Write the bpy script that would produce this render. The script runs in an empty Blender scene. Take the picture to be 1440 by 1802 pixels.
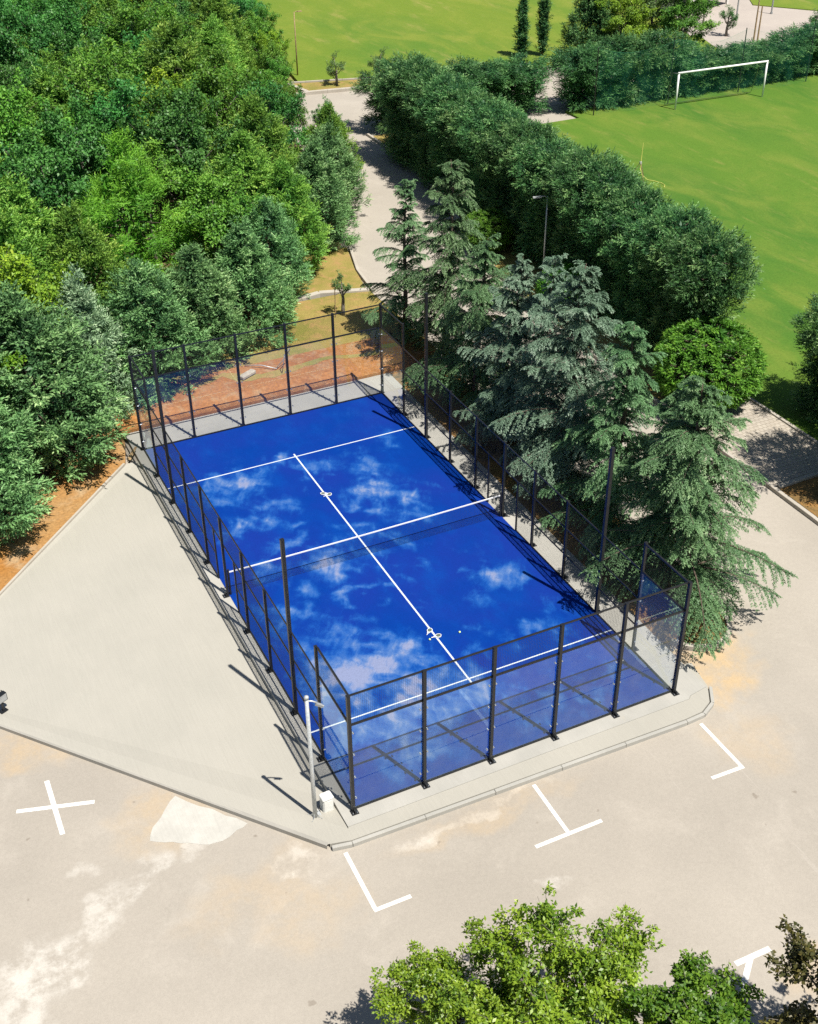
import bpy, math, random
import numpy as np
from mathutils import Matrix, Vector

# ------------------------------------------------------------------ camera, sky, sun, exposure
SC = bpy.context.scene
COL = SC.collection
FPX, IMW, IMH = 2124.8, 1440.0, 1802.0
CAM = np.array([-12.967, -30.173, 24.075])
YAW, PITCH, ROLL = 0.4451, 0.59859, -0.009926
_c, _s = math.cos, math.sin
FWD = np.array([_s(YAW)*_c(PITCH), _c(YAW)*_c(PITCH), -_s(PITCH)])
_r = np.array([_c(YAW), -_s(YAW), 0.0]); _u = np.cross(_r, FWD)
RIGHT = _r*_c(ROLL) + _u*_s(ROLL); UP = -_r*_s(ROLL) + _u*_c(ROLL)
cam_data = bpy.data.cameras.new('camera')
cam_data.sensor_fit = 'HORIZONTAL'; cam_data.sensor_width = 36.0
cam_data.lens = FPX/IMW*36.0
cam_data.clip_start = 0.5; cam_data.clip_end = 3000
cam = bpy.data.objects.new('camera', cam_data); COL.objects.link(cam)
cam.matrix_world = Matrix(((RIGHT[0], UP[0], -FWD[0], CAM[0]), (RIGHT[1], UP[1], -FWD[1], CAM[1]),
                           (RIGHT[2], UP[2], -FWD[2], CAM[2]), (0, 0, 0, 1)))
SC.camera = cam

SUN_DIR = Vector((-0.163, 0.467, -1.0)).normalized()          # the way the light travels
SUN_ELEV = math.asin(-SUN_DIR.z)
SUN_AZ = math.atan2(-SUN_DIR.x, -SUN_DIR.y)
world = bpy.data.worlds.new('World'); SC.world = world; world.use_nodes = True
wn = world.node_tree
sky = wn.nodes.new('ShaderNodeTexSky'); sky.sky_type = 'NISHITA'; sky.sun_disc = False
sky.sun_elevation = SUN_ELEV; sky.sun_rotation = SUN_AZ; sky.air_density = 1.0; sky.dust_density = 0.6
wn.links.new(sky.outputs[0], wn.nodes['Background'].inputs[0])
wn.nodes['Background'].inputs[1].default_value = 0.055
sun_data = bpy.data.lights.new('sun', 'SUN'); sun_data.energy = 5.0; sun_data.angle = math.radians(0.5)
sun_data.color = (1.0, 0.955, 0.88)
sun = bpy.data.objects.new('sun', sun_data); COL.objects.link(sun)
sun.rotation_euler = SUN_DIR.to_track_quat('-Z', 'Y').to_euler()
SC.view_settings.view_transform = 'Standard'; SC.view_settings.look = 'None'
SC.view_settings.exposure = 0.6; SC.view_settings.gamma = 1.0
SC.view_settings.use_curve_mapping = False
cy = SC.cycles
cy.max_bounces = 7; cy.diffuse_bounces = 3; cy.glossy_bounces = 3; cy.transmission_bounces = 4
cy.transparent_max_bounces = 16; cy.caustics_reflective = False; cy.caustics_refractive = False
cy.use_adaptive_sampling = True; cy.adaptive_threshold = 0.015; cy.use_denoising = False

def proj(x, y, z):
    d = np.array([x, y, z]) - CAM; zz = d @ FWD
    return IMW/2 + FPX*(d @ RIGHT)/zz, IMH/2 - FPX*(d @ UP)/zz

# ------------------------------------------------------------------ materials
MATS = {}
def new_mat(name):
    m = bpy.data.materials.new(name); m.use_nodes = True
    nt = m.node_tree; nt.nodes.clear()
    out = nt.nodes.new('ShaderNodeOutputMaterial')
    MATS[name] = m
    return m, nt, out
class NT:
    """small helper round a node tree"""
    def __init__(self, nt): self.nt = nt
    def n(self, t, **kw):
        nd = self.nt.nodes.new(t)
        for k, v in kw.items(): setattr(nd, k, v)
        return nd
    def put(self, sock, v):
        if hasattr(v, 'is_output') or isinstance(v, bpy.types.NodeSocket): self.nt.links.new(v, sock)
        elif isinstance(v, (tuple, list)) and sock.type == 'RGBA' and len(v) == 3: sock.default_value = (*v, 1)
        else: sock.default_value = v
    def math(self, op, a, b=0.0, clamp=False):
        nd = self.n('ShaderNodeMath', operation=op, use_clamp=clamp)
        self.put(nd.inputs[0], a); self.put(nd.inputs[1], b); return nd.outputs[0]
    def mix(self, f, a, b, mode='MIX'):
        nd = self.n('ShaderNodeMix', data_type='RGBA', blend_type=mode)
        self.put(nd.inputs[0], f); self.put(nd.inputs[6], a); self.put(nd.inputs[7], b); return nd.outputs[2]
    def noise(self, scale, detail=4, rough=0.55, vec=None, dist=0.0):
        nd = self.n('ShaderNodeTexNoise'); nd.inputs['Scale'].default_value = scale
        nd.inputs['Detail'].default_value = detail; nd.inputs['Roughness'].default_value = rough
        nd.inputs['Distortion'].default_value = dist
        if vec is not None: self.put(nd.inputs['Vector'], vec)
        return nd.outputs['Fac']
    def ramp(self, f, lo, hi, a=0.0, b=1.0):
        nd = self.n('ShaderNodeMapRange', interpolation_type='SMOOTHSTEP')
        self.put(nd.inputs[0], f); nd.inputs[1].default_value = lo; nd.inputs[2].default_value = hi
        nd.inputs[3].default_value = a; nd.inputs[4].default_value = b; return nd.outputs[0]
    def coord(self): return self.n('ShaderNodeNewGeometry').outputs['Position']
    def mapping(self, vec, rot=0.0, scale=(1, 1, 1)):
        nd = self.n('ShaderNodeMapping'); self.put(nd.inputs[0], vec)
        nd.inputs['Rotation'].default_value = (0, 0, rot); nd.inputs['Scale'].default_value = scale
        return nd.outputs[0]
    def bump(self, h, strength=0.3, dist=0.02):
        nd = self.n('ShaderNodeBump'); nd.inputs['Strength'].default_value = strength
        nd.inputs['Distance'].default_value = dist; self.put(nd.inputs['Height'], h); return nd.outputs[0]
    def bsdf(self, col, rough=0.8, metal=0.0, spec=0.3, normal=None):
        nd = self.n('ShaderNodeBsdfPrincipled'); self.put(nd.inputs['Base Color'], col)
        self.put(nd.inputs['Roughness'], rough); nd.inputs['Metallic'].default_value = metal
        nd.inputs['Specular IOR Level'].default_value = spec
        if normal is not None: self.put(nd.inputs['Normal'], normal)
        return nd.outputs[0]
    def blob(self, sep, x, y, rx, ry, ang=0.0):
        """soft elliptical stain mask on the ground, 1 in the middle"""
        c_, s_ = math.cos(ang), math.sin(ang)
        dx = self.math('SUBTRACT', sep[0], x); dy = self.math('SUBTRACT', sep[1], y)
        a = self.math('MULTIPLY', self.math('ADD', self.math('MULTIPLY', dx, c_), self.math('MULTIPLY', dy, s_)), 1/rx)
        b = self.math('MULTIPLY', self.math('SUBTRACT', self.math('MULTIPLY', dy, c_), self.math('MULTIPLY', dx, s_)), 1/ry)
        d = self.math('ADD', self.math('MULTIPLY', a, a), self.math('MULTIPLY', b, b))
        return self.ramp(d, 0.0, 1.3, 1.0, 0.0)

def simple(name, col, rough=0.6, metal=0.0, spec=0.4, var=0.12, scale=6.0, bump=0.0):
    m, nt, out = new_mat(name); t = NT(nt)
    p = t.coord(); nz = t.noise(scale, 5, 0.6, p)
    dark = tuple(c*(1-var) for c in col); light = tuple(min(1, c*(1+var)) for c in col)
    c = t.mix(t.ramp(nz, 0.3, 0.7), dark, light)
    nrm = t.bump(t.noise(scale*8, 3, 0.6, p), bump, 0.01) if bump else None
    nt.links.new(t.bsdf(c, rough, metal, spec, nrm), out.inputs[0]); return m

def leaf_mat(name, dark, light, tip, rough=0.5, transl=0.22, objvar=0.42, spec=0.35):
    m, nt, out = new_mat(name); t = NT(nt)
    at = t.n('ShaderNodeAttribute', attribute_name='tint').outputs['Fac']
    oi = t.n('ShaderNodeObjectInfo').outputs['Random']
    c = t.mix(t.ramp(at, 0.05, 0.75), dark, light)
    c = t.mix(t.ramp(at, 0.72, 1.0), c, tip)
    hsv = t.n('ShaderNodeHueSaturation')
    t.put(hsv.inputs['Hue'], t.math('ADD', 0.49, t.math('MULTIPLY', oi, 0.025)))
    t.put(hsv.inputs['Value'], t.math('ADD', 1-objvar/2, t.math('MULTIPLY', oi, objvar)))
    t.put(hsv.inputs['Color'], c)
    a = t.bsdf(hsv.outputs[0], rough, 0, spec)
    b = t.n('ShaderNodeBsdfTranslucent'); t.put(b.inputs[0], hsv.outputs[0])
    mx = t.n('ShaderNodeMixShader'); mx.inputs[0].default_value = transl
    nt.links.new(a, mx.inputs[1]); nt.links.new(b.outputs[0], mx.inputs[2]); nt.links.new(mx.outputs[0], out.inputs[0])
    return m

leaf_mat('leaf_blue_cypress', (0.058, 0.160, 0.058), (0.218, 0.422, 0.147), (0.461, 0.666, 0.282), transl=0.3, objvar=0.3)
leaf_mat('leaf_silver_conifer', (0.120, 0.216, 0.120), (0.336, 0.468, 0.264), (0.576, 0.672, 0.432), transl=0.3)
leaf_mat('leaf_hedge', (0.02, 0.085, 0.028), (0.095, 0.225, 0.065), (0.27, 0.44, 0.15), transl=0.25, objvar=0.2)
leaf_mat('leaf_green_cypress', (0.071, 0.189, 0.029), (0.224, 0.401, 0.059), (0.425, 0.578, 0.100), transl=0.3)
leaf_mat('leaf_cedar_green', (0.055, 0.13, 0.055), (0.165, 0.295, 0.125), (0.36, 0.50, 0.25), objvar=0.22, transl=0.32)
leaf_mat('leaf_cedar_blue', (0.07, 0.145, 0.085), (0.23, 0.345, 0.235), (0.46, 0.56, 0.43), objvar=0.15, transl=0.32)
leaf_mat('leaf_dark_broad', (0.030, 0.128, 0.027), (0.098, 0.275, 0.051), (0.232, 0.476, 0.091), rough=0.5, spec=0.4, transl=0.3)
leaf_mat('leaf_mid_broad', (0.054, 0.180, 0.022), (0.174, 0.360, 0.043), (0.360, 0.564, 0.084), rough=0.5, transl=0.3)
leaf_mat('leaf_yellow_broad', (0.092, 0.201, 0.017), (0.276, 0.425, 0.032), (0.529, 0.609, 0.069), rough=0.5, transl=0.3)
leaf_mat('leaf_pine', (0.084, 0.235, 0.020), (0.210, 0.423, 0.034), (0.378, 0.579, 0.061), transl=0.3)
leaf_mat('leaf_lime', (0.08, 0.165, 0.014), (0.29, 0.40, 0.03), (0.58, 0.63, 0.11), rough=0.42, transl=0.36, objvar=0.1, spec=0.45)
leaf_mat('leaf_fresh', (0.05, 0.15, 0.014), (0.17, 0.32, 0.028), (0.38, 0.51, 0.07), rough=0.42, transl=0.38, objvar=0.1, spec=0.45)
leaf_mat('leaf_bronze', (0.050, 0.056, 0.017), (0.123, 0.094, 0.028), (0.224, 0.237, 0.049), rough=0.45, objvar=0.1)
leaf_mat('leaf_shrub', (0.045, 0.150, 0.017), (0.129, 0.312, 0.030), (0.246, 0.463, 0.054), transl=0.3)
leaf_mat('leaf_olive', (0.090, 0.175, 0.054), (0.179, 0.300, 0.086), (0.302, 0.438, 0.151), transl=0.3)
simple('bark', (0.10, 0.075, 0.055), 0.9, var=0.35, scale=14, bump=0.5)
simple('bark_grey', (0.17, 0.15, 0.125), 0.9, var=0.3, scale=14, bump=0.5)

simple('black_steel', (0.012, 0.013, 0.015), 0.42, 0.0, 0.5, var=0.2, scale=9)
simple('wire_black', (0.012, 0.014, 0.017), 0.5, 0.0, 0.4)
simple('galvanised', (0.50, 0.52, 0.52), 0.45, 0.35, 0.5, var=0.18, scale=22)
simple('lamp_grey', (0.30, 0.31, 0.31), 0.5, 0.3)
simple('white_paint', (0.80, 0.80, 0.78), 0.55, var=0.05)
simple('cabinet_white', (0.68, 0.68, 0.64), 0.5, var=0.05)
simple('rubber_black', (0.012, 0.012, 0.012), 0.6)
simple('racket_face', (0.10, 0.12, 0.09), 0.4)
simple('racket_white', (0.72, 0.74, 0.74), 0.35)
simple('ball_felt', (0.62, 0.80, 0.30), 0.9)
simple('timber_post', (0.30, 0.21, 0.11), 0.85, var=0.3, scale=12)
simple('hose_yellow', (0.65, 0.62, 0.16), 0.5)
simple('roof_grey', (0.26, 0.26, 0.27), 0.7)
simple('wall_white', (0.70, 0.68, 0.64), 0.8)
simple('stone_block', (0.36, 0.32, 0.26), 0.9, var=0.2, scale=5, bump=0.5)
simple('stud_metal', (0.55, 0.57, 0.6), 0.3, 0.8)

def make_glass():
    m, nt, out = new_mat('glass'); t = NT(nt)
    fr = t.n('ShaderNodeFresnel'); fr.inputs[0].default_value = 1.95
    geo = t.n('ShaderNodeNewGeometry')
    f = t.math('MULTIPLY', fr.outputs[0], t.math('SUBTRACT', 1.0, geo.outputs['Backfacing']))
    tr = t.n('ShaderNodeBsdfTransparent'); tr.inputs[0].default_value = (0.985, 0.99, 0.99, 1)
    gl = t.n('ShaderNodeBsdfGlossy'); gl.inputs['Roughness'].default_value = 0.0
    gl.inputs[0].default_value = (0.74, 0.96, 1.0, 1)
    dust = t.n('ShaderNodeBsdfDiffuse'); dust.inputs[0].default_value = (0.6, 0.6, 0.6, 1)
    mx = t.n('ShaderNodeMixShader'); t.put(mx.inputs[0], f)
    nt.links.new(tr.outputs[0], mx.inputs[1]); nt.links.new(gl.outputs[0], mx.inputs[2])
    m2 = t.n('ShaderNodeMixShader')
    t.put(m2.inputs[0], t.ramp(t.noise(1.3, 5, 0.6, t.coord()), 0.35, 0.8, 0.0, 0.03))
    nt.links.new(mx.outputs[0], m2.inputs[1]); nt.links.new(dust.outputs[0], m2.inputs[2])
    nt.links.new(m2.outputs[0], out.inputs[0])
make_glass()

def make_netting():
    m, nt, out = new_mat('green_netting'); t = NT(nt)
    p = t.coord()
    tr = t.n('ShaderNodeBsdfTransparent')
    di = t.bsdf((0.03, 0.22, 0.13), 0.7)
    mx = t.n('ShaderNodeMixShader'); t.put(mx.inputs[0], t.ramp(t.noise(0.9, 3, 0.5, p), 0.3, 0.75, 0.03, 0.14))
    nt.links.new(tr.outputs[0], mx.inputs[1]); nt.links.new(di, mx.inputs[2]); nt.links.new(mx.outputs[0], out.inputs[0])
make_netting()

def ground_like(name, cols, scale, fine, rough=0.9, bump=0.3, rot=0.0, stretch=(1, 1, 1), finev=0.12):
    """cols: dark, mid, light; big soft patches plus fine grain"""
    m, nt, out = new_mat(name); t = NT(nt)
    p = t.mapping(t.coord(), rot, stretch)
    a = t.noise(scale, 6, 0.6, p); b = t.noise(scale*3.7, 5, 0.65, p, 0.5); g = t.noise(fine, 3, 0.7, t.coord())
    c = t.mix(t.ramp(a, 0.32, 0.62), cols[0], cols[1])
    c = t.mix(t.ramp(b, 0.45, 0.75), c, cols[2])
    c = t.mix(t.ramp(g, 0.2, 0.8), t.mix(1.0, c, (1-finev,)*3, 'MULTIPLY'), t.mix(1.0, c, (1+finev,)*3, 'MULTIPLY'))
    nt.links.new(t.bsdf(c, rough, 0, 0.2, t.bump(g, bump, 0.02)), out.inputs[0]); return m
ground_like('forest_soil', [(0.07, 0.05, 0.03), (0.12, 0.085, 0.045), (0.16, 0.12, 0.06)], 0.5, 20)
ground_like('orange_soil', [(0.25, 0.105, 0.03), (0.31, 0.14, 0.045), (0.31, 0.205, 0.11)], 0.55, 9, finev=0.28, bump=0.7)
ground_like('strip_soil', [(0.31, 0.135, 0.03), (0.33, 0.19, 0.075), (0.36, 0.255, 0.145)], 0.22, 9, finev=0.3, bump=0.7)
ground_like('dry_soil', [(0.297, 0.171, 0.072), (0.342, 0.216, 0.099), (0.378, 0.279, 0.162)], 0.9, 14, finev=0.25, bump=0.6)
ground_like('dry_grass', [(0.180, 0.171, 0.036), (0.270, 0.207, 0.063), (0.324, 0.198, 0.081)], 0.45, 18, finev=0.3, bump=0.8)
ground_like('bed_soil', [(0.10, 0.075, 0.03), (0.24, 0.14, 0.05), (0.32, 0.16, 0.045)], 0.6, 16, finev=0.3, bump=0.8)
ground_like('outer_ground', [(0.14, 0.17, 0.04), (0.2, 0.2, 0.06), (0.24, 0.2, 0.09)], 0.05, 5)
ground_like('courtyard', [(0.34, 0.30, 0.265), (0.37, 0.325, 0.285), (0.39, 0.345, 0.30)], 0.15, 12, finev=0.06)

def make_lawn(name, base, yell, deep, dry, ps=0.07, rot=0.6):
    m, nt, out = new_mat(name); t = NT(nt)
    p = t.coord(); q = t.mapping(p, rot, (1.0, 0.5, 1))
    a = t.noise(ps*2, 5, 0.55, q); b = t.noise(ps*5, 6, 0.62, q, 0.8); d = t.noise(ps*14, 5, 0.65, t.mapping(p, rot, (1, 0.25, 1)))
    g = t.noise(9, 6, 0.8, p)
    c = t.mix(t.ramp(a, 0.34, 0.62), deep, base)
    c = t.mix(t.ramp(b, 0.40, 0.72, 0, 0.8), c, yell)
    c = t.mix(t.ramp(d, 0.54, 0.76, 0, 0.65), c, dry)
    c = t.mix(t.ramp(t.noise(ps*30, 4, 0.6, p), 0.55, 0.8, 0, 0.5), c, deep)
    c = t.mix(t.ramp(g, 0.2, 0.8), t.mix(1.0, c, (0.8,)*3, 'MULTIPLY'), t.mix(1.0, c, (1.2,)*3, 'MULTIPLY'))
    nt.links.new(t.bsdf(c, 0.85, 0, 0.15, t.bump(g, 0.6, 0.03)), out.inputs[0])
make_lawn('pitch_grass', (0.083, 0.160, 0.018), (0.133, 0.184, 0.027), (0.052, 0.131, 0.016), (0.180, 0.194, 0.045))
make_lawn('far_grass', (0.126, 0.184, 0.020), (0.180, 0.211, 0.031), (0.081, 0.158, 0.018), (0.243, 0.225, 0.063), 0.05, 0.2)

def make_asphalt():
    m, nt, out = new_mat('asphalt'); t = NT(nt)
    p = t.coord()
    w = t.n('ShaderNodeVectorMath', operation='ADD'); t.put(w.inputs[0], p)
    nv = t.n('ShaderNodeTexNoise'); nv.inputs['Scale'].default_value = 0.9; nv.inputs['Detail'].default_value = 5
    t.put(nv.inputs['Vector'], p)
    sc = t.n('ShaderNodeVectorMath', operation='SCALE'); sc.inputs[3].default_value = 2.2
    sb = t.n('ShaderNodeVectorMath', operation='SUBTRACT'); t.put(sb.inputs[0], nv.outputs['Color']); sb.inputs[1].default_value = (0.5, 0.5, 0.5)
    t.put(sc.inputs[0], sb.outputs[0]); t.put(w.inputs[1], sc.outputs[0])
    sx = t.n('ShaderNodeSeparateXYZ'); t.put(sx.inputs[0], w.outputs[0]); sep = (sx.outputs[0], sx.outputs[1])
    big = t.noise(0.11, 5, 0.6, p); mid = t.noise(0.55, 6, 0.65, p, 0.6); g = t.noise(38, 3, 0.75, p); g2 = t.noise(11, 4, 0.7, p)
    c = t.mix(t.ramp(big, 0.3, 0.7), (0.306, 0.276, 0.234), (0.359, 0.324, 0.274))
    c = t.mix(t.ramp(mid, 0.5, 0.78, 0, 0.55), c, (0.408, 0.370, 0.316))
    ora = (0.439, 0.323, 0.189)
    patch = t.ramp(t.noise(1.7, 6, 0.7, p), 0.36, 0.62)
    for (x, y, rx, ry, an, k) in [(-12.6, -3.6, 2.6, 0.9, -0.6, .55), (-9.4, -8.0, 1.6, 1.2, 0, .45), (-8.2, -11.2, 2.2, 1.0, .2, .3), (-7.1, -12.4, 1.6, 1.0, .3, .28),
                               (6.6, -9.8, 1.5, 1.2, 0, .95), (7.2, -8.8, 1.9, .9, .2, .9), (-2.0, -11.6, 3.0, .6, 0, .35), (2.6, -19.0, 1.0, .9, 0, .5), (6.0, -12.5, 1.2, 1.5, 0, .3)]:
        c = t.mix(t.math('MULTIPLY', t.math('MULTIPLY', t.blob(sep, x, y, rx, ry, an), k), t.math('ADD', 0.35, t.math('MULTIPLY', patch, 0.65))), c, ora)
    whi = (0.561, 0.532, 0.478)
    for (x, y, rx, ry, an, k) in [(-13.6, -11.4, 1.6, 1.0, .8, .9), (-12.0, -10.6, 1.7, .5, .9, .7), (-10.6, -9.6, 1.0, .35, .9, .7), (-9.3, -9.2, .6, .35, 0, .6),
                               (-3.9, -11.5, 1.0, .3, .0, .5), (-1.5, -14.2, .5, .3, 0, .6), (-11.8, -8.9, .5, .3, 0, .5), (-2.0, -11.35, 2.6, .2, 0, .4), (-6.9, -10.9, .7, .35, -.4, .6)]:
        c = t.mix(t.math('MULTIPLY', t.math('MULTIPLY', t.blob(sep, x, y, rx, ry, an), k), t.math('MULTIPLY', patch, 0.75)), c, whi)
    # long faint tyre scuffs
    sc1 = t.noise(0.55, 4, 0.6, t.mapping(p, 0.55, (7, 0.35, 1)))
    c = t.mix(t.ramp(sc1, 0.66, 0.74, 0, 0.22), c, (0.46, 0.42, 0.37))
    spot = t.ramp(t.noise(2.3, 2, 0.5, p), 0.74, 0.79, 0, 0.5)
    c = t.mix(spot, c, (0.16, 0.13, 0.10))
    f = t.ramp(t.math('ADD', t.math('MULTIPLY', g, 0.65), t.math('MULTIPLY', g2, 0.35)), 0.3, 0.7)
    c = t.mix(f, t.mix(1.0, c, (0.90, 0.90, 0.90), 'MULTIPLY'), t.mix(1.0, c, (1.09, 1.09, 1.09), 'MULTIPLY'))
    nt.links.new(t.bsdf(c, 0.92, 0, 0.15, t.bump(g, 0.25, 0.012)), out.inputs[0])
make_asphalt()

def make_concrete(name, a, b, stain, sc=0.35, brush=0.05):
    m, nt, out = new_mat(name); t = NT(nt); p = t.coord()
    c = t.mix(t.ramp(t.noise(sc, 5, 0.6, p), 0.3, 0.7), a, b)
    c = t.mix(t.ramp(t.noise(sc*2.6, 6, 0.7, p, 0.7), 0.6, 0.85, 0, 0.5), c, stain)
    br = t.noise(1.6, 4, 0.6, t.mapping(p, 0.74, (14, 0.6, 1)))
    c = t.mix(t.ramp(br, 0.3, 0.7), t.mix(1.0, c, (1-brush/2,)*3, 'MULTIPLY'), t.mix(1.0, c, (1+brush/2,)*3, 'MULTIPLY'))
    g = t.noise(45, 3, 0.7, p)
    c = t.mix(t.ramp(g, 0.2, 0.8), t.mix(1.0, c, (0.95,)*3, 'MULTIPLY'), t.mix(1.0, c, (1.05,)*3, 'MULTIPLY'))
    c = t.mix(t.ramp(t.noise(1.1, 4, 0.65, p), 0.73, 0.8, 0, 0.35), c, (0.34, 0.26, 0.17))
    nt.links.new(t.bsdf(c, 0.88, 0, 0.2, t.bump(g, 0.15, 0.008)), out.inputs[0])
make_concrete('concrete_yard', (0.333, 0.318, 0.275), (0.357, 0.339, 0.293), (0.378, 0.348, 0.297))
make_concrete('concrete_slab', (0.324, 0.315, 0.284), (0.378, 0.365, 0.329), (0.423, 0.360, 0.270), 0.7)
make_concrete('concrete_kerb', (0.279, 0.266, 0.234), (0.324, 0.306, 0.270), (0.360, 0.324, 0.270), 0.9)
make_concrete('kerb_pale', (0.360, 0.324, 0.270), (0.414, 0.378, 0.324), (0.360, 0.288, 0.198), 0.9)
make_concrete('cement', (0.40, 0.385, 0.345), (0.46, 0.445, 0.40), (0.36, 0.33, 0.28), 2.2, 0.06)

def make_turf():
    m, nt, out = new_mat('blue_turf'); t = NT(nt); p = t.coord()
    at = t.n('ShaderNodeAttribute', attribute_name='sand').outputs['Fac']
    big = t.noise(0.28, 4, 0.55, p); mid = t.noise(0.9, 5, 0.6, t.mapping(p, 0.5, (1, 0.5, 1)))
    c = t.mix(t.ramp(big, 0.35, 0.65), (0.0015, 0.031, 0.215), (0.006, 0.027, 0.215))
    c = t.mix(t.ramp(mid, 0.45, 0.75, 0, 0.5), c, (0.002, 0.052, 0.275))
    g = t.noise(30, 4, 0.75, p)
    st = t.math('ADD', at, t.math('MULTIPLY', t.math('SUBTRACT', g, 0.5), 0.35))
    c = t.mix(t.ramp(st, 0.10, 0.6, 0, 0.6), c, (0.014, 0.10, 0.34))
    c = t.mix(t.ramp(st, 0.36, 1.2, 0, 0.62), c, (0.12, 0.20, 0.36))
    c = t.mix(t.ramp(st, 0.85, 1.5, 0, 0.5), c, (0.28, 0.27, 0.34))
    c = t.mix(t.ramp(g, 0.25, 0.75), t.mix(1.0, c, (0.86,)*3, 'MULTIPLY'), t.mix(1.0, c, (1.14,)*3, 'MULTIPLY'))
    nt.links.new(t.bsdf(c, 0.9, 0, 0.03, t.bump(g, 0.35, 0.01)), out.inputs[0])
make_turf()

def make_pavers():
    m, nt, out = new_mat('pavers'); t = NT(nt); p = t.coord()
    b = t.n('ShaderNodeTexBrick'); t.put(b.inputs['Vector'], p); b.inputs['Scale'].default_value = 1.0
    b.inputs['Brick Width'].default_value = 0.2; b.inputs['Row Height'].default_value = 0.2; b.inputs['Mortar Size'].default_value = 0.012
    b.inputs['Color1'].default_value = (0.33, 0.295, 0.25, 1); b.inputs['Color2'].default_value = (0.41, 0.37, 0.31, 1)
    b.inputs['Mortar'].default_value = (0.22, 0.19, 0.15, 1)
    c = t.mix(t.ramp(t.noise(0.9, 5, 0.6, p), 0.35, 0.7, 0, 0.5), b.outputs[0], (0.42, 0.36, 0.28))
    nt.links.new(t.bsdf(c, 0.9, 0, 0.2, t.bump(t.math('SUBTRACT', 1.0, b.outputs['Fac']), 0.5, 0.01)), out.inputs[0])
make_pavers()

# ------------------------------------------------------------------ mesh helpers
class MB:
    def __init__(self): self.v = []; self.f = []
    def add(self, vs, fs):
        o = len(self.v); self.v += [tuple(map(float, q)) for q in vs]; self.f += [tuple(i+o for i in q) for q in fs]; return self
    def box(self, x0, x1, y0, y1, z0, z1):
        return self.add([(x0, y0, z0), (x1, y0, z0), (x1, y1, z0), (x0, y1, z0), (x0, y0, z1), (x1, y0, z1), (x1, y1, z1), (x0, y1, z1)],
                        [(0, 3, 2, 1), (4, 5, 6, 7), (0, 1, 5, 4), (1, 2, 6, 5), (2, 3, 7, 6), (3, 0, 4, 7)])
    def bar(self, a, b, w, h=None, up=(0, 0, 1)):
        h = h or w; a = Vector(a); b = Vector(b); d = (b-a).normalized(); up = Vector(up)
        if abs(d.dot(up)) > 0.95: up = Vector((0, 1, 0))
        s = d.cross(up).normalized(); u = s.cross(d)
        q = [a - s*w/2 - u*h/2, a + s*w/2 - u*h/2, a + s*w/2 + u*h/2, a - s*w/2 + u*h/2]
        q += [p + (b-a) for p in q]
        return self.add(q, [(0, 1, 2, 3), (7, 6, 5, 4), (1, 0, 4, 5), (2, 1, 5, 6), (3, 2, 6, 7), (0, 3, 7, 4)])
    def tube(self, pts, rad, n=8, caps=True):
        pts = [Vector(p) for p in pts]; rad = rad if isinstance(rad, (list, tuple)) else [rad]*len(pts)
        vs = []; prev = None
        for i, p in enumerate(pts):
            d = (pts[min(i+1, len(pts)-1)] - pts[max(i-1, 0)]).normalized()
            s = prev - d*prev.dot(d) if prev is not None else d.cross(Vector((0.3, 0.2, 1)) if abs(d.z) < 0.9 else Vector((1, 0.1, 0)))
            s.normalize(); prev = s; t = d.cross(s)
            vs += [p + (s*math.cos(2*math.pi*k/n) + t*math.sin(2*math.pi*k/n))*rad[i] for k in range(n)]
        fs = [(i*n+k, i*n+(k+1) % n, (i+1)*n+(k+1) % n, (i+1)*n+k) for i in range(len(pts)-1) for k in range(n)]
        if caps: fs += [tuple(range(n-1, -1, -1)), tuple((len(pts)-1)*n+k for k in range(n))]
        return self.add(vs, fs)
    def poly(self, pts, z):                                  # flat sheet
        return self.add([(x, y, z) for x, y in pts], [tuple(range(len(pts)))])
    def prism(self, pts, z0, z1):
        n = len(pts)
        return self.add([(x, y, z0) for x, y in pts] + [(x, y, z1) for x, y in pts],
                        [tuple(range(n-1, -1, -1)), tuple(range(n, 2*n))] + [(i, (i+1) % n, n+(i+1) % n, n+i) for i in range(n)])
    def mesh(self, name, mat, smooth=False):
        me = bpy.data.meshes.new(name); me.from_pydata(self.v, [], self.f); me.materials.append(MATS[mat])
        if smooth: me.polygons.foreach_set('use_smooth', [True]*len(me.polygons))
        me.update(); return me
def link(name, data, parent=None, loc=None, rot=None):
    o = bpy.data.objects.new(name, data); COL.objects.link(o)
    if parent is not None: o.parent = parent
    if loc is not None: o.location = loc
    if rot is not None: o.rotation_euler = rot
    return o
def part(name, mb, mat, parent=None, smooth=False, loc=None, rot=None): return link(name, mb.mesh(name, mat, smooth), parent, loc, rot)
def tag(o, label=None, cat=None, group=None, kind=None):
    for k, v in (('label', label), ('category', cat), ('group', group), ('kind', kind)):
        if v: o[k] = v
    return o
def struct(name, mb, mat): return tag(part(name, mb, mat), kind='structure')
def empty(name, loc, rz=0.0):
    o = link(name, None, None, loc, (0, 0, rz)); o.empty_display_size = 0.2; return o
def bevel_box(w, d, h, b):
    """box on z=0 with chamfered top and vertical edges"""
    m = MB(); x, y = w/2, d/2
    def ring(i, z): return [(-x+i+b, -y+i, z), (x-i-b, -y+i, z), (x-i, -y+i+b, z), (x-i, y-i-b, z), (x-i-b, y-i, z), (-x+i+b, y-i, z), (-x+i, y-i-b, z), (-x+i, -y+i+b, z)]
    vs = ring(0, 0) + ring(0, h-b) + ring(b*0.7, h)
    fs = [tuple(range(7, -1, -1)), tuple(range(16, 24))] + [(j*8+k, j*8+(k+1) % 8, (j+1)*8+(k+1) % 8, (j+1)*8+k) for j in (0, 1) for k in range(8)]
    return m.add(vs, fs)

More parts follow.
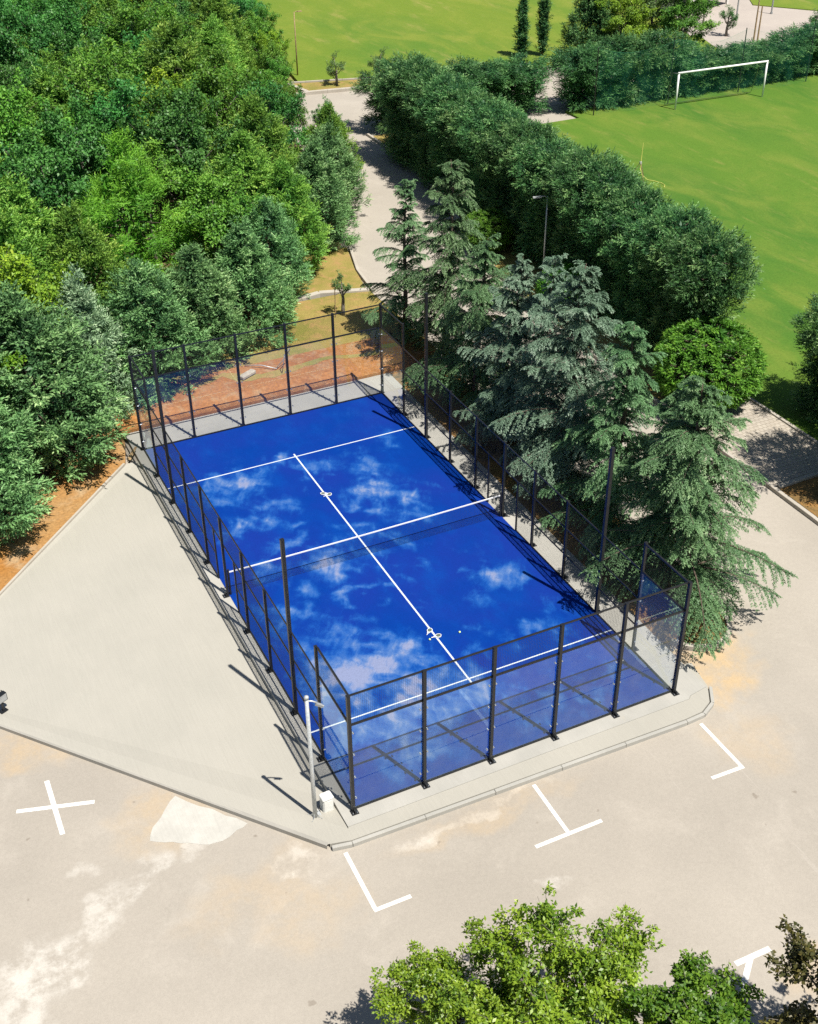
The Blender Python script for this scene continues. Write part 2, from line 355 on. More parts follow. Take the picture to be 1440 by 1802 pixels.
# ------------------------------------------------------------------ the setting
struct('ground', MB().poly([(-900, -900), (900, -900), (900, 900), (-900, 900)], -0.30), 'outer_ground')
struct('road', MB().poly([(-70, -90), (110, -90), (110, 54.0), (-70, 54.0)], -0.15), 'asphalt')
FRONT = [(-30, -8), (-12.9, 2.05), (-5.95, 9.6), (-5.6, 11.2), (-1.0, 12.6), (5.0, 16.5), (7.4, 21.5), (9.5, 25.0), (11.6, 29.0), (13.0, 36.0), (14.0, 42.0), (16.0, 50.0), (18.6, 53.2), (18.9, 56.0)]
struct('wood_floor', MB().prism(FRONT + [(22, 70), (26, 85), (14, 93), (5, 110), (-60, 110), (-60, -8)], -0.29, -0.04), 'forest_soil')
struct('soil_strip', MB().prism([(-14.8, 0.0), (-5.93, 9.45), (-5.55, 10.9), (-5.6, 13.2), (-9.0, 9.6), (-16.5, 2.0)], -0.2, 0.0), 'strip_soil')

# concrete yard left of the court: falls a little below the slab, ramps up to meet it at the near corner
yard = MB()
edge = [(-12.95, -2.35), (-11.0, -4.75), (-9.0, -7.2), (-7.2, -9.45), (-6.15, -10.72)]
far_ = [(-14.8, -0.1), (-12.0, 3.0), (-9.0, 6.15), (-6.9, 8.4), (-5.95, 9.4)]
def lerp(a, b, t): return tuple(p+(q-p)*t for p, q in zip(a, b))
struct('concrete_yard', MB().add(
    [(-30, 18.2, -.02), (-13.0, -2.42, -.04), (-6.12, -10.78, -.02), (-5.75, -10.82, -.01), (-5.42, -10.55, -.015), (-5.40, -9.3, -.15), (-5.40, 9.6, -.15), (-5.95, 9.45, -.08), (-14.8, 0.0, -.01)],
    [(1, 2, 3, 4, 5, 8), (8, 5, 6, 7)]), 'concrete_yard')
k = struct('yard_kerb', MB().add([(-13.05, -2.42, -.3), (-6.12, -10.82, -.3), (-6.12, -10.82, -.016), (-13.05, -2.42, -.036), (-13.0, -2.3, -.3), (-6.05, -10.74, -.3), (-6.05, -10.74, -.012), (-13.0, -2.34, -.032)],
    [(0, 1, 2, 3), (3, 2, 6, 7)]), 'concrete_kerb')
struct('yard_edging', MB().bar((-14.85, -0.02, -.04), (-5.98, 9.42, -.06), 0.08, 0.14), 'kerb_pale')

# slab under the court and the apron round it
struct('court_slab', MB().prism([(-5.40, -10.50), (5.30, -10.50), (5.40, -10.4), (6.05, -10.3), (6.05, 11.55), (-5.40, 11.55)], -0.29, 0.0), 'concrete_slab')
struct('front_apron', MB().prism([(-6.03, -10.80), (-5.41, -10.54), (-5.40, -10.504), (5.3, -10.504), (5.41, -10.404), (6.054, -10.304), (6.054, -9.2), (6.30, -9.25), (6.1, -10.3), (5.75, -10.85), (5.3, -11.08), (4.7, -11.12), (-5.5, -10.93)], -0.29, -0.012), 'concrete_yard')
def kerb_run(name, pts, w, z0, z1, mat, step=1.0, side=1):
    """a run of kerb stones laid end to end along pts, each stone a part"""
    root = tag(empty(name, (pts[0][0], pts[0][1], z0)), kind='structure'); base = Vector((pts[0][0], pts[0][1], z0)); cache = {}
    for a, b in zip(pts, pts[1:]):
        a = Vector((*a, 0)); b = Vector((*b, 0)); L = (b-a).length; n = max(1, round(L/step)); l = L/n; key = round(l, 3)
        if key not in cache: cache[key] = bevel_box(l-0.006, w, z1-z0, 0.012).mesh('kerb_stone', mat)
        for i in range(n):
            c = a.lerp(b, (i+0.5)/n); jz = random.uniform(-.006, .006)
            link('kerb_stone', cache[key], root, (c.x-base.x, c.y-base.y, jz), (0, 0, math.atan2((b-a).y, (b-a).x) + random.uniform(-.004, .004)))
    return root
random.seed(4)
kerb_run('front_kerb', [(-6.02, -10.90), (-5.5, -11.0), (4.7, -11.19), (5.33, -11.15), (5.82, -10.9), (6.18, -10.33)], 0.10, -0.29, -0.016, 'concrete_slab', 2.2)
kerb_run('road_kerb', [(14.78, -12), (14.85, 14.0), (15.5, 19.0), (16.9, 25.0), (18.2, 31.0), (18.95, 36), (19.0, 42.6)], 0.16, -0.3, 0.0, 'kerb_pale', 1.0)
kerb_run('pitch_kerb', [(18.42, -6.0), (18.30, 4.2)], 0.14, -0.3, 0.02, 'kerb_pale', 1.0)
kerb_run('bed_kerb', [(8.62, 20.0), (8.66, -7.0)], 0.14, -0.3, 0.03, 'kerb_pale', 1.0)
kerb_run('bed_end_kerb', [(8.66 - 1.2 + 1.2*math.cos(a), -7.55 - 1.35*math.sin(a)) for a in np.linspace(0.0, math.pi*0.86, 9)], 0.16, -0.3, 0.03, 'kerb_pale', 0.5)
kerb_run('garden_kerb', [(3.2, 19.4), (6.3, 19.95), (8.6, 19.25)], 0.3, -0.1, 0.32, 'kerb_pale', 1.2)
kerb_run('verge_kerb', [(9.0, 19.6), (9.35, 22.3), (10.2, 25.2)], 0.16, -0.3, 0.02, 'kerb_pale', 1.0)
kerb_run('junction_kerb', [(18.2, 53.4), (19.2, 53.45), (26, 52.4), (30, 51.9)], 0.3, -0.3, 0.08, 'kerb_pale', 1.5)
kerb_run('junction_side_kerb', [(19.15, 53.6), (18.7, 56.2)], 0.3, -0.3, 0.08, 'kerb_pale', 1.2)
kerb_run('lawn_edging', [(18.7, 56.4), (24, 55.0), (32, 53.2)], 0.12, -0.2, 0.1, 'kerb_pale', 1.5)
kerb_run('paver_edging', [(14.95, -2.85), (18.35, -2.75)], 0.18, -0.3, 0.06, 'kerb_pale', 1.1)

struct('tree_bed', MB().prism([(6.06, -8.6)] + [(7.46 + 1.12*math.cos(a), -7.55 - 1.27*math.sin(a)) for a in np.linspace(math.pi*0.9, 0, 10)] + [(8.58, 20.0), (6.06, 20.0)], -0.29, -0.02), 'bed_soil')
struct('soil_bank', MB().add([(-5.6, 11.56, -.1), (8.6, 11.56, -.1), (8.6, 11.56, .12), (-5.6, 11.56, .12), (-5.6, 12.2, .34), (8.6, 12.2, .34), (8.6, 14.3, .34), (-5.6, 14.3, .34)],
    [(0, 1, 2, 3), (3, 2, 5, 4), (4, 5, 6, 7)]), 'orange_soil')
random.seed(3); gedge = [(-4 + 12.6*i_/26, 12.95 - .25*math.sin(i_*.7) + random.uniform(-.16, .16) + (.5 if i_ < 8 else 0)) for i_ in range(27)]
struct('garden', MB().add([(x_, y_, .346) for x_, y_ in gedge] + [(8.6, 19.5, .22), (3, 19.6, .22), (-4, 17, .25)], [tuple(range(30))]), 'dry_grass')
struct('garden_side', MB().add([(8.61, 11.5, -.2), (8.61, 19.5, -.2), (8.61, 19.5, .22), (8.61, 12.9, .36), (8.61, 11.56, .1)], [(0, 1, 2, 3, 4)]), 'dry_grass')
struct('garden_verge', MB().prism([(3.0, 19.7), (8.7, 19.5), (9.2, 22.3), (10.0, 25.2), (8.0, 25.5), (4.0, 21.5)], -0.2, 0.0), 'dry_grass')
struct('hedge_verge', MB().prism([(14.92, 4.3), (18.22, 4.3), (19.6, 15), (20.2, 30), (20.5, 42), (19.1, 42), (19.02, 36), (18.3, 31), (17.0, 25), (15.6, 19), (14.94, 14)], -0.2, -0.03), 'dry_grass')
struct('pavement', MB().prism([(14.93, -2.75), (18.28, -2.68), (18.22, 4.28), (14.93, 4.28)], -0.25, -0.035), 'pavers')
struct('side_verge', MB().prism([(14.93, -12), (18.34, -12), (18.28, -2.86), (14.93, -2.95)], -0.25, -0.03), 'bed_soil')
struct('football_pitch', MB().prism([(18.5, -40), (90, -40), (90, 41), (33.2, 41), (33.2, 39.2), (20.5, 39.2), (20.2, 30), (19.61, 15), (18.38, 4.3)], -0.29, -0.02), 'pitch_grass')
struct('far_lawn', MB().prism([(19.2, 53.65), (30, 52.2), (49, 52.0), (52.0, 50.0), (60, 62), (75, 90), (80, 200), (-10, 200), (8, 96), (18, 90), (25, 82), (20.5, 62)], -0.29, -0.05), 'far_grass')
struct('verge_strip', MB().prism([(19.35, 53.62), (30.2, 52.15), (32, 53.1), (24, 54.9), (19.0, 56.2)], -0.2, 0.0), 'dry_grass')
struct('courtyard', MB().prism([(50.5, 48.0), (58, 43), (95, 30), (120, 60), (75, 80), (62, 74), (57.5, 62), (54, 55)], -0.25, -0.03), 'courtyard')
struct('grass_mound', MB().prism([(44, 44.5), (53.5, 44.0), (52.5, 47.5), (53.4, 51), (54.6, 54.5), (49, 54.5), (44, 51)], -0.25, 0.03), 'far_grass')
struct('courtyard_verge', MB().prism([(66.0, 61.5), (70.6, 55.5), (74.5, 50), (79, 52), (74, 62), (70, 68)], -0.25, 0.04), 'far_grass')
random.seed(8)
pp = []
for x, y in [(-10.05, -8.62), (-9.97, -8.40), (-9.85, -8.15), (-9.66, -7.92), (-9.45, -7.72), (-9.22, -7.50), (-9.02, -7.42), (-8.78, -7.70), (-8.55, -7.98), (-8.30, -8.30), (-8.05, -8.6), (-7.82, -8.88), (-7.60, -9.14), (-7.78, -9.22), (-7.95, -9.24), (-8.2, -9.36), (-8.45, -9.40), (-8.72, -9.31), (-8.95, -9.28), (-9.2, -9.10), (-9.4, -9.02), (-9.6, -8.84), (-9.75, -8.82), (-9.9, -8.70)]:
    pp.append((x + random.uniform(-.05, .05), y + random.uniform(-.05, .05)))
struct('cement_patch', MB().poly(pp[::-1], -0.144), 'cement')

# painted parking marks: each mark a piece of the road's setting, its strokes parts
def mark(name, strokes, w=0.11):
    root = tag(empty(name, (strokes[0][0][0], strokes[0][0][1], -0.146)), kind='structure')
    for i, (a, b) in enumerate(strokes):
        a = Vector((*a, 0)); b = Vector((*b, 0)); d = (b-a).normalized(); s = Vector((-d.y, d.x, 0))*w/2; o = Vector((*strokes[0][0], 0)); z = Vector((0, 0, 0.0015*i))
        part('painted_line', MB().add([a-s-o+z, b-s-o+z, b+s-o+z, a+s-o+z], [(0, 1, 2, 3)]), 'road_paint', root)
m, nt, out = new_mat('road_paint'); t = NT(nt)
nz = t.noise(14, 5, 0.7, t.coord())
nt.links.new(t.bsdf(t.mix(t.ramp(nz, 0.50, 0.72, 0, 0.75), (0.66, 0.65, 0.61), (0.38, 0.345, 0.295)), 0.75), out.inputs[0])
mark('parking_cross', [((-12.01, -5.33), (-12.03, -7.37)), ((-12.95, -6.07), (-11.03, -6.64))], 0.13)
mark('parking_corner_line', [((-5.75, -11.12), (-5.78, -13.02)), ((-5.83, -13.03), (-4.84, -13.04))])
mark('parking_tee_line', [((-0.33, -11.25), (-0.37, -13.05)), ((-1.36, -13.08), (0.62, -13.09))])
mark('parking_corner_line', [((5.08, -11.35), (5.06, -13.2)), ((5.11, -13.2), (4.07, -13.16))])
mark('parking_tee_line', [((1.01, -18.02), (1.99, -18.04)), ((1.45, -18.02), (0.70, -18.65))], 0.14)

# blue turf with swept sand; the sand map is laid on the turf's own grid
def fbm(x, y, seed, octs=5, f0=1.0):
    rs = np.random.RandomState(seed); out = np.zeros_like(x); amp = 1.0; tot = 0
    for o in range(octs):
        g = rs.rand(64, 64); fx = x*f0 + rs.rand()*50; fy = y*f0 + rs.rand()*50
        ix = np.floor(fx).astype(int); iy = np.floor(fy).astype(int); tx = fx-ix; ty = fy-iy
        tx = tx*tx*(3-2*tx); ty = ty*ty*(3-2*ty)
        a = g[ix % 64, iy % 64]; b = g[(ix+1) % 64, iy % 64]; c = g[ix % 64, (iy+1) % 64]; d = g[(ix+1) % 64, (iy+1) % 64]
        out += amp*(a*(1-tx)*(1-ty) + b*tx*(1-ty) + c*(1-tx)*ty + d*tx*ty); tot += amp; amp *= 0.55; f0 *= 2.03
    return out/tot
nx, ny = 221, 441
gx, gy = np.meshgrid(np.linspace(-5.02, 5.02, nx), np.linspace(-10.02, 10.02, ny), indexing='ij')
ca, sa = math.cos(0.16), math.sin(0.16)
ux = gx*ca - gy*sa; uy = gx*sa + gy*ca
wx = gx + (fbm(gx, gy, 3, 5, 0.8)-0.5)*2.4; wy = gy + (fbm(gx, gy, 9, 5, 0.8)-0.5)*2.4
SAND = [(-2.6, -5.2, 1.5, 1.5, 1.25), (-1.9, -6.5, 1.2, .9, 1.0), (-3.3, -7.6, 1.2, 1.4, .8), (-3.7, -4.2, .9, .8, .7), (-1.0, -6.9, 1.2, .7, .8), (-1.6, -4.6, .9, .6, .9), (-.4, -7.6, 1.6, .8, .65),
        (1.4, 3.7, 1.0, .8, .95), (2.2, 2.4, .7, 1.2, .85), (.7, 2.9, .5, .6, .6), (1.9, 5.0, .8, .9, .7), (2.6, 1.0, .8, .8, .65), (.3, 1.2, .9, .9, .6), (1.1, .6, .7, .7, .7), (-.6, .9, .7, .7, .55),
        (-2.6, 6.4, 1.4, .6, .7), (-1.0, 6.8, 1.0, .5, .65), (-3.6, 5.6, .8, .6, .5), (.6, 6.0, .9, .5, .45), (-3.2, 3.6, .8, .5, .5), (-2.0, 4.4, .9, .5, .45), (3.4, 6.4, 1.0, .5, .35),
        (-2.6, 1.6, .7, .5, .65), (-2.2, 3.0, .7, .4, .6), (-3.4, 0.6, .6, .6, .6), (-1.3, .2, .9, .8, .65), (-2.6, -.9, .6, .6, .7), (-1.6, -1.6, .7, .35, .75), (-.7, -2.0, .5, .3, .5), (-3.6, -1.6, .6, .4, .5),
        (.7, -1.2, .5, .9, .6), (3.2, -3.4, 1.2, .6, .6), (2.2, -2.3, .5, .4, .4), (3.4, -6.6, .6, .6, .5), (2.6, -6.3, .6, .4, .55), (1.0, -6.0, .6, .5, .45), (4.2, -8.4, .6, .8, .5), (1.2, -8.9, 1.6, .7, .45), (-3.0, -9.2, 1.4, .6, .5), (3.2, -9.3, 1.0, .5, .4)]
sand = np.zeros_like(gx)
for (x, y, rx, ry, kk) in SAND: sand = np.maximum(sand, kk*np.exp(-(((wx-x)/rx)**2 + ((wy-y)/ry)**2)*1.15))
blobs = sand.copy()
def streak(ang, ratio, f, seed):
    a_ = gx + (fbm(gx, gy, seed+7, 4, .7)-.5)*.9; b_ = gy + (fbm(gx, gy, seed+8, 4, .7)-.5)*.9
    return fbm((a_*math.cos(ang) - b_*math.sin(ang))*ratio, (a_*math.sin(ang) + b_*math.cos(ang)), seed, 6, f)
s1 = streak(.25, 3.2, .75, 21); s2 = streak(-.75, 3.6, .85, 33); s3 = streak(.5, 8.0, 1.3, 44); s4 = fbm(gx, gy, 57, 6, 1.1)
tex = np.clip((np.maximum(s1, s2*.97)*.62 + s4*.38 - .36)/.36, 0, 1)
sand = np.clip(sand*1.12, 0, 1.4)*(.16 + 1.2*tex)*(.62 + .9*s3) + .5*np.clip((s1*.55+s2*.45-.43)/.22, 0, 1)*(.25+1.3*s3)*np.clip(s4*2-.55, 0, 1)
sand += .16*np.clip(blobs, 0, 1)
sand *= np.clip((4.9-gx)/1.0, 0.15, 1)
sand = np.where(gy > 7.6, sand*0.35 + 0.10, sand)
v = np.stack([gx, gy, np.full_like(gx, 0.010)], -1).reshape(-1, 3)
idx = np.arange(nx*ny).reshape(nx, ny)
q = np.stack([idx[:-1, :-1], idx[1:, :-1], idx[1:, 1:], idx[:-1, 1:]], -1).reshape(-1, 4)
def np_mesh(name, v, q, mat, attrs=(), smooth=False):
    me = bpy.data.meshes.new(name); me.vertices.add(len(v)); me.vertices.foreach_set('co', np.ascontiguousarray(v, np.float32).ravel())
    k = q.shape[1]; me.loops.add(q.size); me.loops.foreach_set('vertex_index', np.ascontiguousarray(q, np.int32).ravel())
    me.polygons.add(len(q)); me.polygons.foreach_set('loop_start', np.arange(0, q.size, k, dtype=np.int32))
    for an, dom, val in attrs:
        a = me.attributes.new(an, 'FLOAT', dom); a.data.foreach_set('value', np.ascontiguousarray(val, np.float32).ravel())
    me.materials.append(MATS[mat]); me.update(calc_edges=True)
    if smooth: me.polygons.foreach_set('use_smooth', np.ones(len(q), bool))
    return me
turf = tag(link('court_turf', np_mesh('court_turf', v, q, 'blue_turf', [('sand', 'POINT', sand)])), kind='structure')
m, nt, out = new_mat('court_line'); t = NT(nt)
nt.links.new(t.bsdf(t.mix(t.ramp(t.noise(9, 5, 0.7, t.coord()), 0.5, 0.75, 0, 0.4), (0.55, 0.60, 0.63), (0.25, 0.36, 0.52)), 0.85), out.inputs[0])
for (x0, x1, y0, y1, z) in [(-5, 5, 6.925, 6.975, .015), (-5, 5, -6.975, -6.925, .015), (-.028, .028, -7.15, 7.15, .018)]:
    part('court_line', MB().poly([(x0, y0), (x1, y0), (x1, y1), (x0, y1)], z), 'court_line', turf)

# ------------------------------------------------------------------ the glass and mesh cage
cage = tag(empty('court_cage', (0, 0, 0)), 'black steel court cage with glass end walls and mesh sides round the blue turf', 'court cage')
foot_me = MB().box(-.10, .10, -.10, .10, 0, .014).box(-.012, .012, -.09, .09, .014, .10)
foot_me = foot_me.mesh('foot_plate', 'black_steel')
bolt_me = MB().tube([(0, 0, .013), (0, 0, .04)], .014, 6).mesh('bolt', 'stud_metal')
POSTS = {}
def post(x, y, h, w=0.085, d=0.085, foot=(0, 0)):
    key = (round(h, 2), w, d)
    if key not in POSTS: POSTS[key] = MB().box(-w/2, w/2, -d/2, d/2, 0, h).box(-w/2-.004, w/2+.004, -d/2-.004, d/2+.004, h, h+.012).mesh('post', 'black_steel')
    p = link('post', POSTS[key], cage, (x, y, 0))
    if foot != (0, 0):
        fp = link('foot_plate', foot_me, p, (foot[0]*.07, foot[1]*.07, 0))
        link('bolt', bolt_me, p, (foot[0]*.13+.06*foot[1], foot[1]*.13+.06*foot[0], 0)); link('bolt', bolt_me, p, (foot[0]*.13-.06*foot[1], foot[1]*.13-.06*foot[0], 0))
    return p
def rail(a, b, w=0.045): return part('rail', MB().bar(a, b, w, w), 'black_steel', cage)
WIRE = {}
def mesh_panel(w, h, pos, along_x):
    """welded wire panel: every wire is real, 5 cm grid"""
    key = (round(w, 2), round(h, 2), along_x)
    if key not in WIRE:
        mb = MB(); r = 0.0026 if along_x else 0.0017
        n = max(2, round(w/.05)); nh = max(2, round(h/.05))
        for i in range(n+1): mb.tube([(i*w/n, 0, 0), (i*w/n, 0, h)], r, 3, False)
        for j in range(nh+1): mb.tube([(0, .004, j*h/nh), (w, .004, j*h/nh)], r, 3, False)
        WIRE[key] = mb.mesh('mesh_panel', 'wire_black')
    return tag(link('mesh_panel', WIRE[key], cage, pos, (0, 0, 0 if along_x else math.pi/2)), kind='stuff')
stud_me = MB().tube([(0, -.03, 0), (0, .03, 0)], .022, 8).mesh('glass_clamp', 'stud_metal')
GL = {}
def glass_panel(w, h, pos, along_x):
    key = (round(w, 2), round(h, 2))
    if key not in GL: GL[key] = MB().box(0, w, -.006, .006, 0, h).mesh('glass_panel', 'glass')
    g = link('glass_panel', GL[key], cage, pos, (0, 0, 0 if along_x else math.pi/2))
    for zz in (.35, 1.1, 1.9, 2.65):
        for xx in (.05, w-.05): link('glass_clamp', stud_me, g, (xx, 0, zz))
    return g
E_ = 5.06; F_ = 10.06
XS = [-E_, -3, -1, 1, 3, E_]
for sgn in (-1, 1):
    for i, x in enumerate(XS): post(x, sgn*F_, 4.0, .085, .10, (0, sgn) if abs(x) < 5 else (0, sgn))
    for a, b in zip(XS, XS[1:]):
        y = sgn*(F_-.035)
        glass_panel(b-a-.10, 2.90, (a+.05, y, .06), True)
        mesh_panel(b-a-.09, .94, (a+.045, y, 3.03), True)
        for z in (.03, 3.0, 3.98): rail((a+.043, y, z), (b-.043, y, z), .05 if z != 3.98 else .04)
YS = [-8, -6, -4, -2, 0, 2, 4, 6, 8]
for sgn in (-1, 1):
    x = sgn*E_
    for y in YS: post(x, y, 4.0 if abs(y) == 8 else (6.05 if abs(y) == 6 else 3.02), .10 if abs(y) == 6 else .075, .10 if abs(y) == 6 else .075, (sgn, 0))
    yy = [-F_] + YS + [F_]
    for a, b in zip(yy, yy[1:]):
        xi = sgn*(E_-.03); lo, hi = a+.045, b-.045
        if abs(a+b)/2 > 8.5:                                   # corner: glass below, wire above
            glass_panel(hi-lo, 2.90, (xi, lo, .06), False); mesh_panel(hi-lo, .94, (xi, lo, 3.03), False)
            for z in (.03, 3.0, 3.98): rail((xi, lo, z), (xi, hi, z), .05)
        elif abs(a+b)/2 == 1:                                  # beside the net: door opening in half the bay
            mesh_panel(hi-lo, .96, (xi, lo, 2.02), False); mid = (a+b)/2
            for z in (2.0, 3.0): rail((xi, lo, z), (xi, hi, z), .035)
            q0, q1 = (lo, mid) if mid < 0 else (mid, hi)
            mesh_panel(q1-q0, 1.94, (xi, q0, .04), False)
            for z in (.03, 1.0): rail((xi, q0, z), (xi, q1, z), .03)
            part('door_post', MB().box(-.025, .025, -.025, .025, 0, 1.98), 'black_steel', cage, loc=(xi, mid, 0))
        else:
            mesh_panel(hi-lo, 2.95, (xi, lo, .03), False)
            for z in (.03, 1.0, 2.0, 3.0): rail((xi, lo, z), (xi, hi, z), .035)

# the net
net = tag(empty('court_net', (0, 0, 0)), 'low black net with white top tape across the middle of the blue court', 'net')
mb = MB(); r = .002
def nh_(x): return .92 - .04*(1-(x/5.0)**2)
for i in range(201):
    x = -4.98 + 9.96*i/200; mb.tube([(x, 0, .02), (x, 0, nh_(x)-.03)], r, 3, False)
for j in range(18):
    mb.tube([(-4.98, .004, .03+j*.05), (0, .004, .03+j*.05*.955), (4.98, .004, .03+j*.05)], r, 3, False)
tag(part('netting', mb, 'wire_black', net), kind='stuff')
mb = MB(); xs = np.linspace(-4.98, 4.98, 21)
for a, b in zip(xs, xs[1:]): mb.bar((a, 0, nh_(a)-.02), (b, 0, nh_(b)-.02), .018, .045)
part('top_tape', mb, 'white_paint', net)
for s in (-1, 1): part('net_post', MB().tube([(s*4.97, 0, .01), (s*4.97, 0, 1.0)], .035, 10), 'black_steel', net)

# ------------------------------------------------------------------ small things on and beside the court
def racket(loc, rz, label, tilt=0.05):
    root = tag(empty('padel_racket', loc, rz), label, 'racket', 'rackets left on the centre line'); root.rotation_euler = (tilt, 0, rz); root.scale = (.66, .66, .66)
    n = 22; outl = [((.128+.006*math.cos(a))*math.cos(a), .30 + .145*math.sin(a)) for a in np.linspace(0, 2*math.pi, n, endpoint=False)]
    inn = [(x*.80, .30+(y-.30)*.82) for x, y in outl]; mb = MB()
    for i in range(n):
        j = (i+1) % n
        mb.add([(*outl[i], 0), (*outl[j], 0), (*inn[j], 0), (*inn[i], 0), (*outl[i], .038), (*outl[j], .038), (*inn[j], .038), (*inn[i], .038)],
               [(0, 3, 2, 1), (4, 5, 6, 7), (0, 1, 5, 4), (2, 3, 7, 6)])
    part('frame', mb, 'racket_white', root); part('face', MB().prism(inn, .003, .034), 'racket_face', root)
    part('throat', MB().bar((-.055, .19, .018), (-.014, .07, .018), .03, .034).bar((.055, .19, .018), (.014, .07, .018), .03, .034), 'racket_white', root)
    part('handle', MB().tube([(0, .10, .018), (0, -.05, .018)], .017, 8), 'racket_white', root)
racket((-.20, -4.62, .022), math.radians(-50), 'white padel racket nearer the net of the pair on the near centre line')
racket((-.12, -4.82, .022), math.radians(-95), 'white padel racket nearer the camera of the pair on the near centre line')
racket((.12, 4.02, .022), math.radians(70), 'white padel racket left of the far centre line, of the pair beyond the net')
racket((-.08, 3.92, .022), math.radians(-85), 'white padel racket right of the far centre line, of the pair beyond the net')
def uv_ball(r, n=12, mm=8):
    mb = MB(); vs = [(0, 0, -r)]; fs = []
    for i in range(1, mm):
        a = -math.pi/2 + math.pi*i/mm; vs += [(r*math.cos(a)*math.cos(2*math.pi*k/n), r*math.cos(a)*math.sin(2*math.pi*k/n), r*math.sin(a)) for k in range(n)]
    vs.append((0, 0, r))
    for k in range(n): fs.append((0, 1+(k+1) % n, 1+k)); fs.append((len(vs)-1, 1+(mm-2)*n+k, 1+(mm-2)*n+(k+1) % n))
    for i in range(mm-2):
        for k in range(n): fs.append((1+i*n+k, 1+i*n+(k+1) % n, 1+(i+1)*n+(k+1) % n, 1+(i+1)*n+k))
    return mb.add(vs, fs)
for (x, y), lb in [((.74, -4.98), 'pale tennis ball lying alone on the blue turf right of the centre line'), ((-.24, -4.88), 'pale tennis ball touching the rackets, left of the near centre line')]:
    b = empty('tennis_ball', (x, y, .045)); part('felt', uv_ball(.034), 'ball_felt', b, True)
    part('seam', MB().tube([(.0345*math.cos(a)*math.cos(.45*math.sin(2*a)), .0345*math.sin(a)*math.cos(.45*math.sin(2*a)), .0345*math.sin(.45*math.sin(2*a))) for a in np.linspace(0, 2*math.pi, 21)], .0012, 4, False), 'white_paint', b)
    tag(b, lb, 'ball', 'tennis balls on the near half of the court')

# galvanised camera pole and white cabinet at the near left corner
pl = tag(empty('camera_pole', (-6.02, -9.80, -.09)), 'short galvanised pole with a small camera arm beside the near left cage corner', 'pole')
part('mast', MB().tube([(0, 0, 0), (0, 0, 1.6), (0, 0, 4.2)], [.058, .054, .048], 14), 'galvanised', pl, True)
part('cap', MB().tube([(0, 0, 4.2), (0, 0, 4.26), (0, 0, 4.29)], [.06, .06, .03], 12), 'galvanised', pl, True)
part('base_plate', MB().box(-.17, .17, -.17, .17, .03, .05), 'galvanised', pl)
part('footing', MB().prism([(-.26, -.28), (.30, -.24), (.34, .25), (-.2, .3)], -.02, .028), 'cement', pl)
for a in range(4):
    c_, s_ = math.cos(math.pi/4+a*math.pi/2), math.sin(math.pi/4+a*math.pi/2)
    part('gusset', MB().add([(.05*c_, .05*s_, .05), (.17*c_, .17*s_, .05), (.05*c_, .05*s_, .22), (.05*c_-.008*s_, .05*s_+.008*c_, .05), (.17*c_-.008*s_, .17*s_+.008*c_, .05), (.05*c_-.008*s_, .05*s_+.008*c_, .22)],
        [(0, 1, 2), (5, 4, 3), (0, 3, 4, 1), (1, 4, 5, 2), (2, 5, 3, 0)]), 'galvanised', pl)
    part('anchor_bolt', MB().tube([(.19*c_, .19*s_, .02), (.19*c_, .19*s_, .10)], .012, 6), 'galvanised', pl)
arm = part('arm', MB().tube([(0, 0, 4.12), (.12, -.03, 4.10), (.24, -.07, 4.03)], .02, 8), 'galvanised', pl, True)
cm = part('camera', MB().bar((.20, -.06, 4.0), (.34, -.12, 3.93), .07, .065).tube([(.33, -.115, 3.935), (.38, -.13, 3.915)], .026, 10), 'lamp_grey', pl)
part('cable', MB().tube([(.18, .12, .02), (.20, .2, .18), (.12, .25, .14), (.03, .2, .03)], .011, 6), 'rubber_black', pl)
cb = tag(empty('power_cabinet', (-5.62, -9.62, -.13), 0.06), 'small white plastic power cabinet beside the near left cage corner', 'cabinet')
part('body', bevel_box(.30, .26, .50, .03), 'cabinet_white', cb)
part('lid', bevel_box(.32, .28, .05, .025), 'cabinet_white', cb, loc=(0, 0, .485))
part('door', MB().box(-.115, .115, -.1335, -.1305, .07, .43), 'cabinet_white', cb)
part('plinth', MB().box(-.16, .16, -.14, .14, -.03, .012), 'rubber_black', cb)

# ground floodlight at the left edge
fl = tag(empty('floodlight', (-12.56, -2.2, -.03), 0.5), 'black finned floodlight on a short stand at the photo left edge', 'floodlight')
part('stand', MB().bar((0, 0, 0), (.03, .0, .30), .05), 'black_steel', fl); part('base', MB().box(-.12, .12, -.08, .08, 0, .02), 'black_steel', fl)
part('bracket', MB().bar((-.16, 0, .32), (.2, 0, .32), .03).bar((-.16, 0, .32), (-.16, 0, .48), .03).bar((.2, 0, .32), (.2, 0, .48), .03), 'galvanised', fl)
part('housing', MB().box(-.15, .19, -.07, .07, .36, .62), 'black_steel', fl)
for i in range(6): part('fin', MB().box(-.14+i*.06, -.125+i*.06, .07, .15, .37, .61), 'black_steel', fl)
part('lens', MB().box(-.13, .17, -.078, -.071, .38, .60), 'stud_metal', fl)

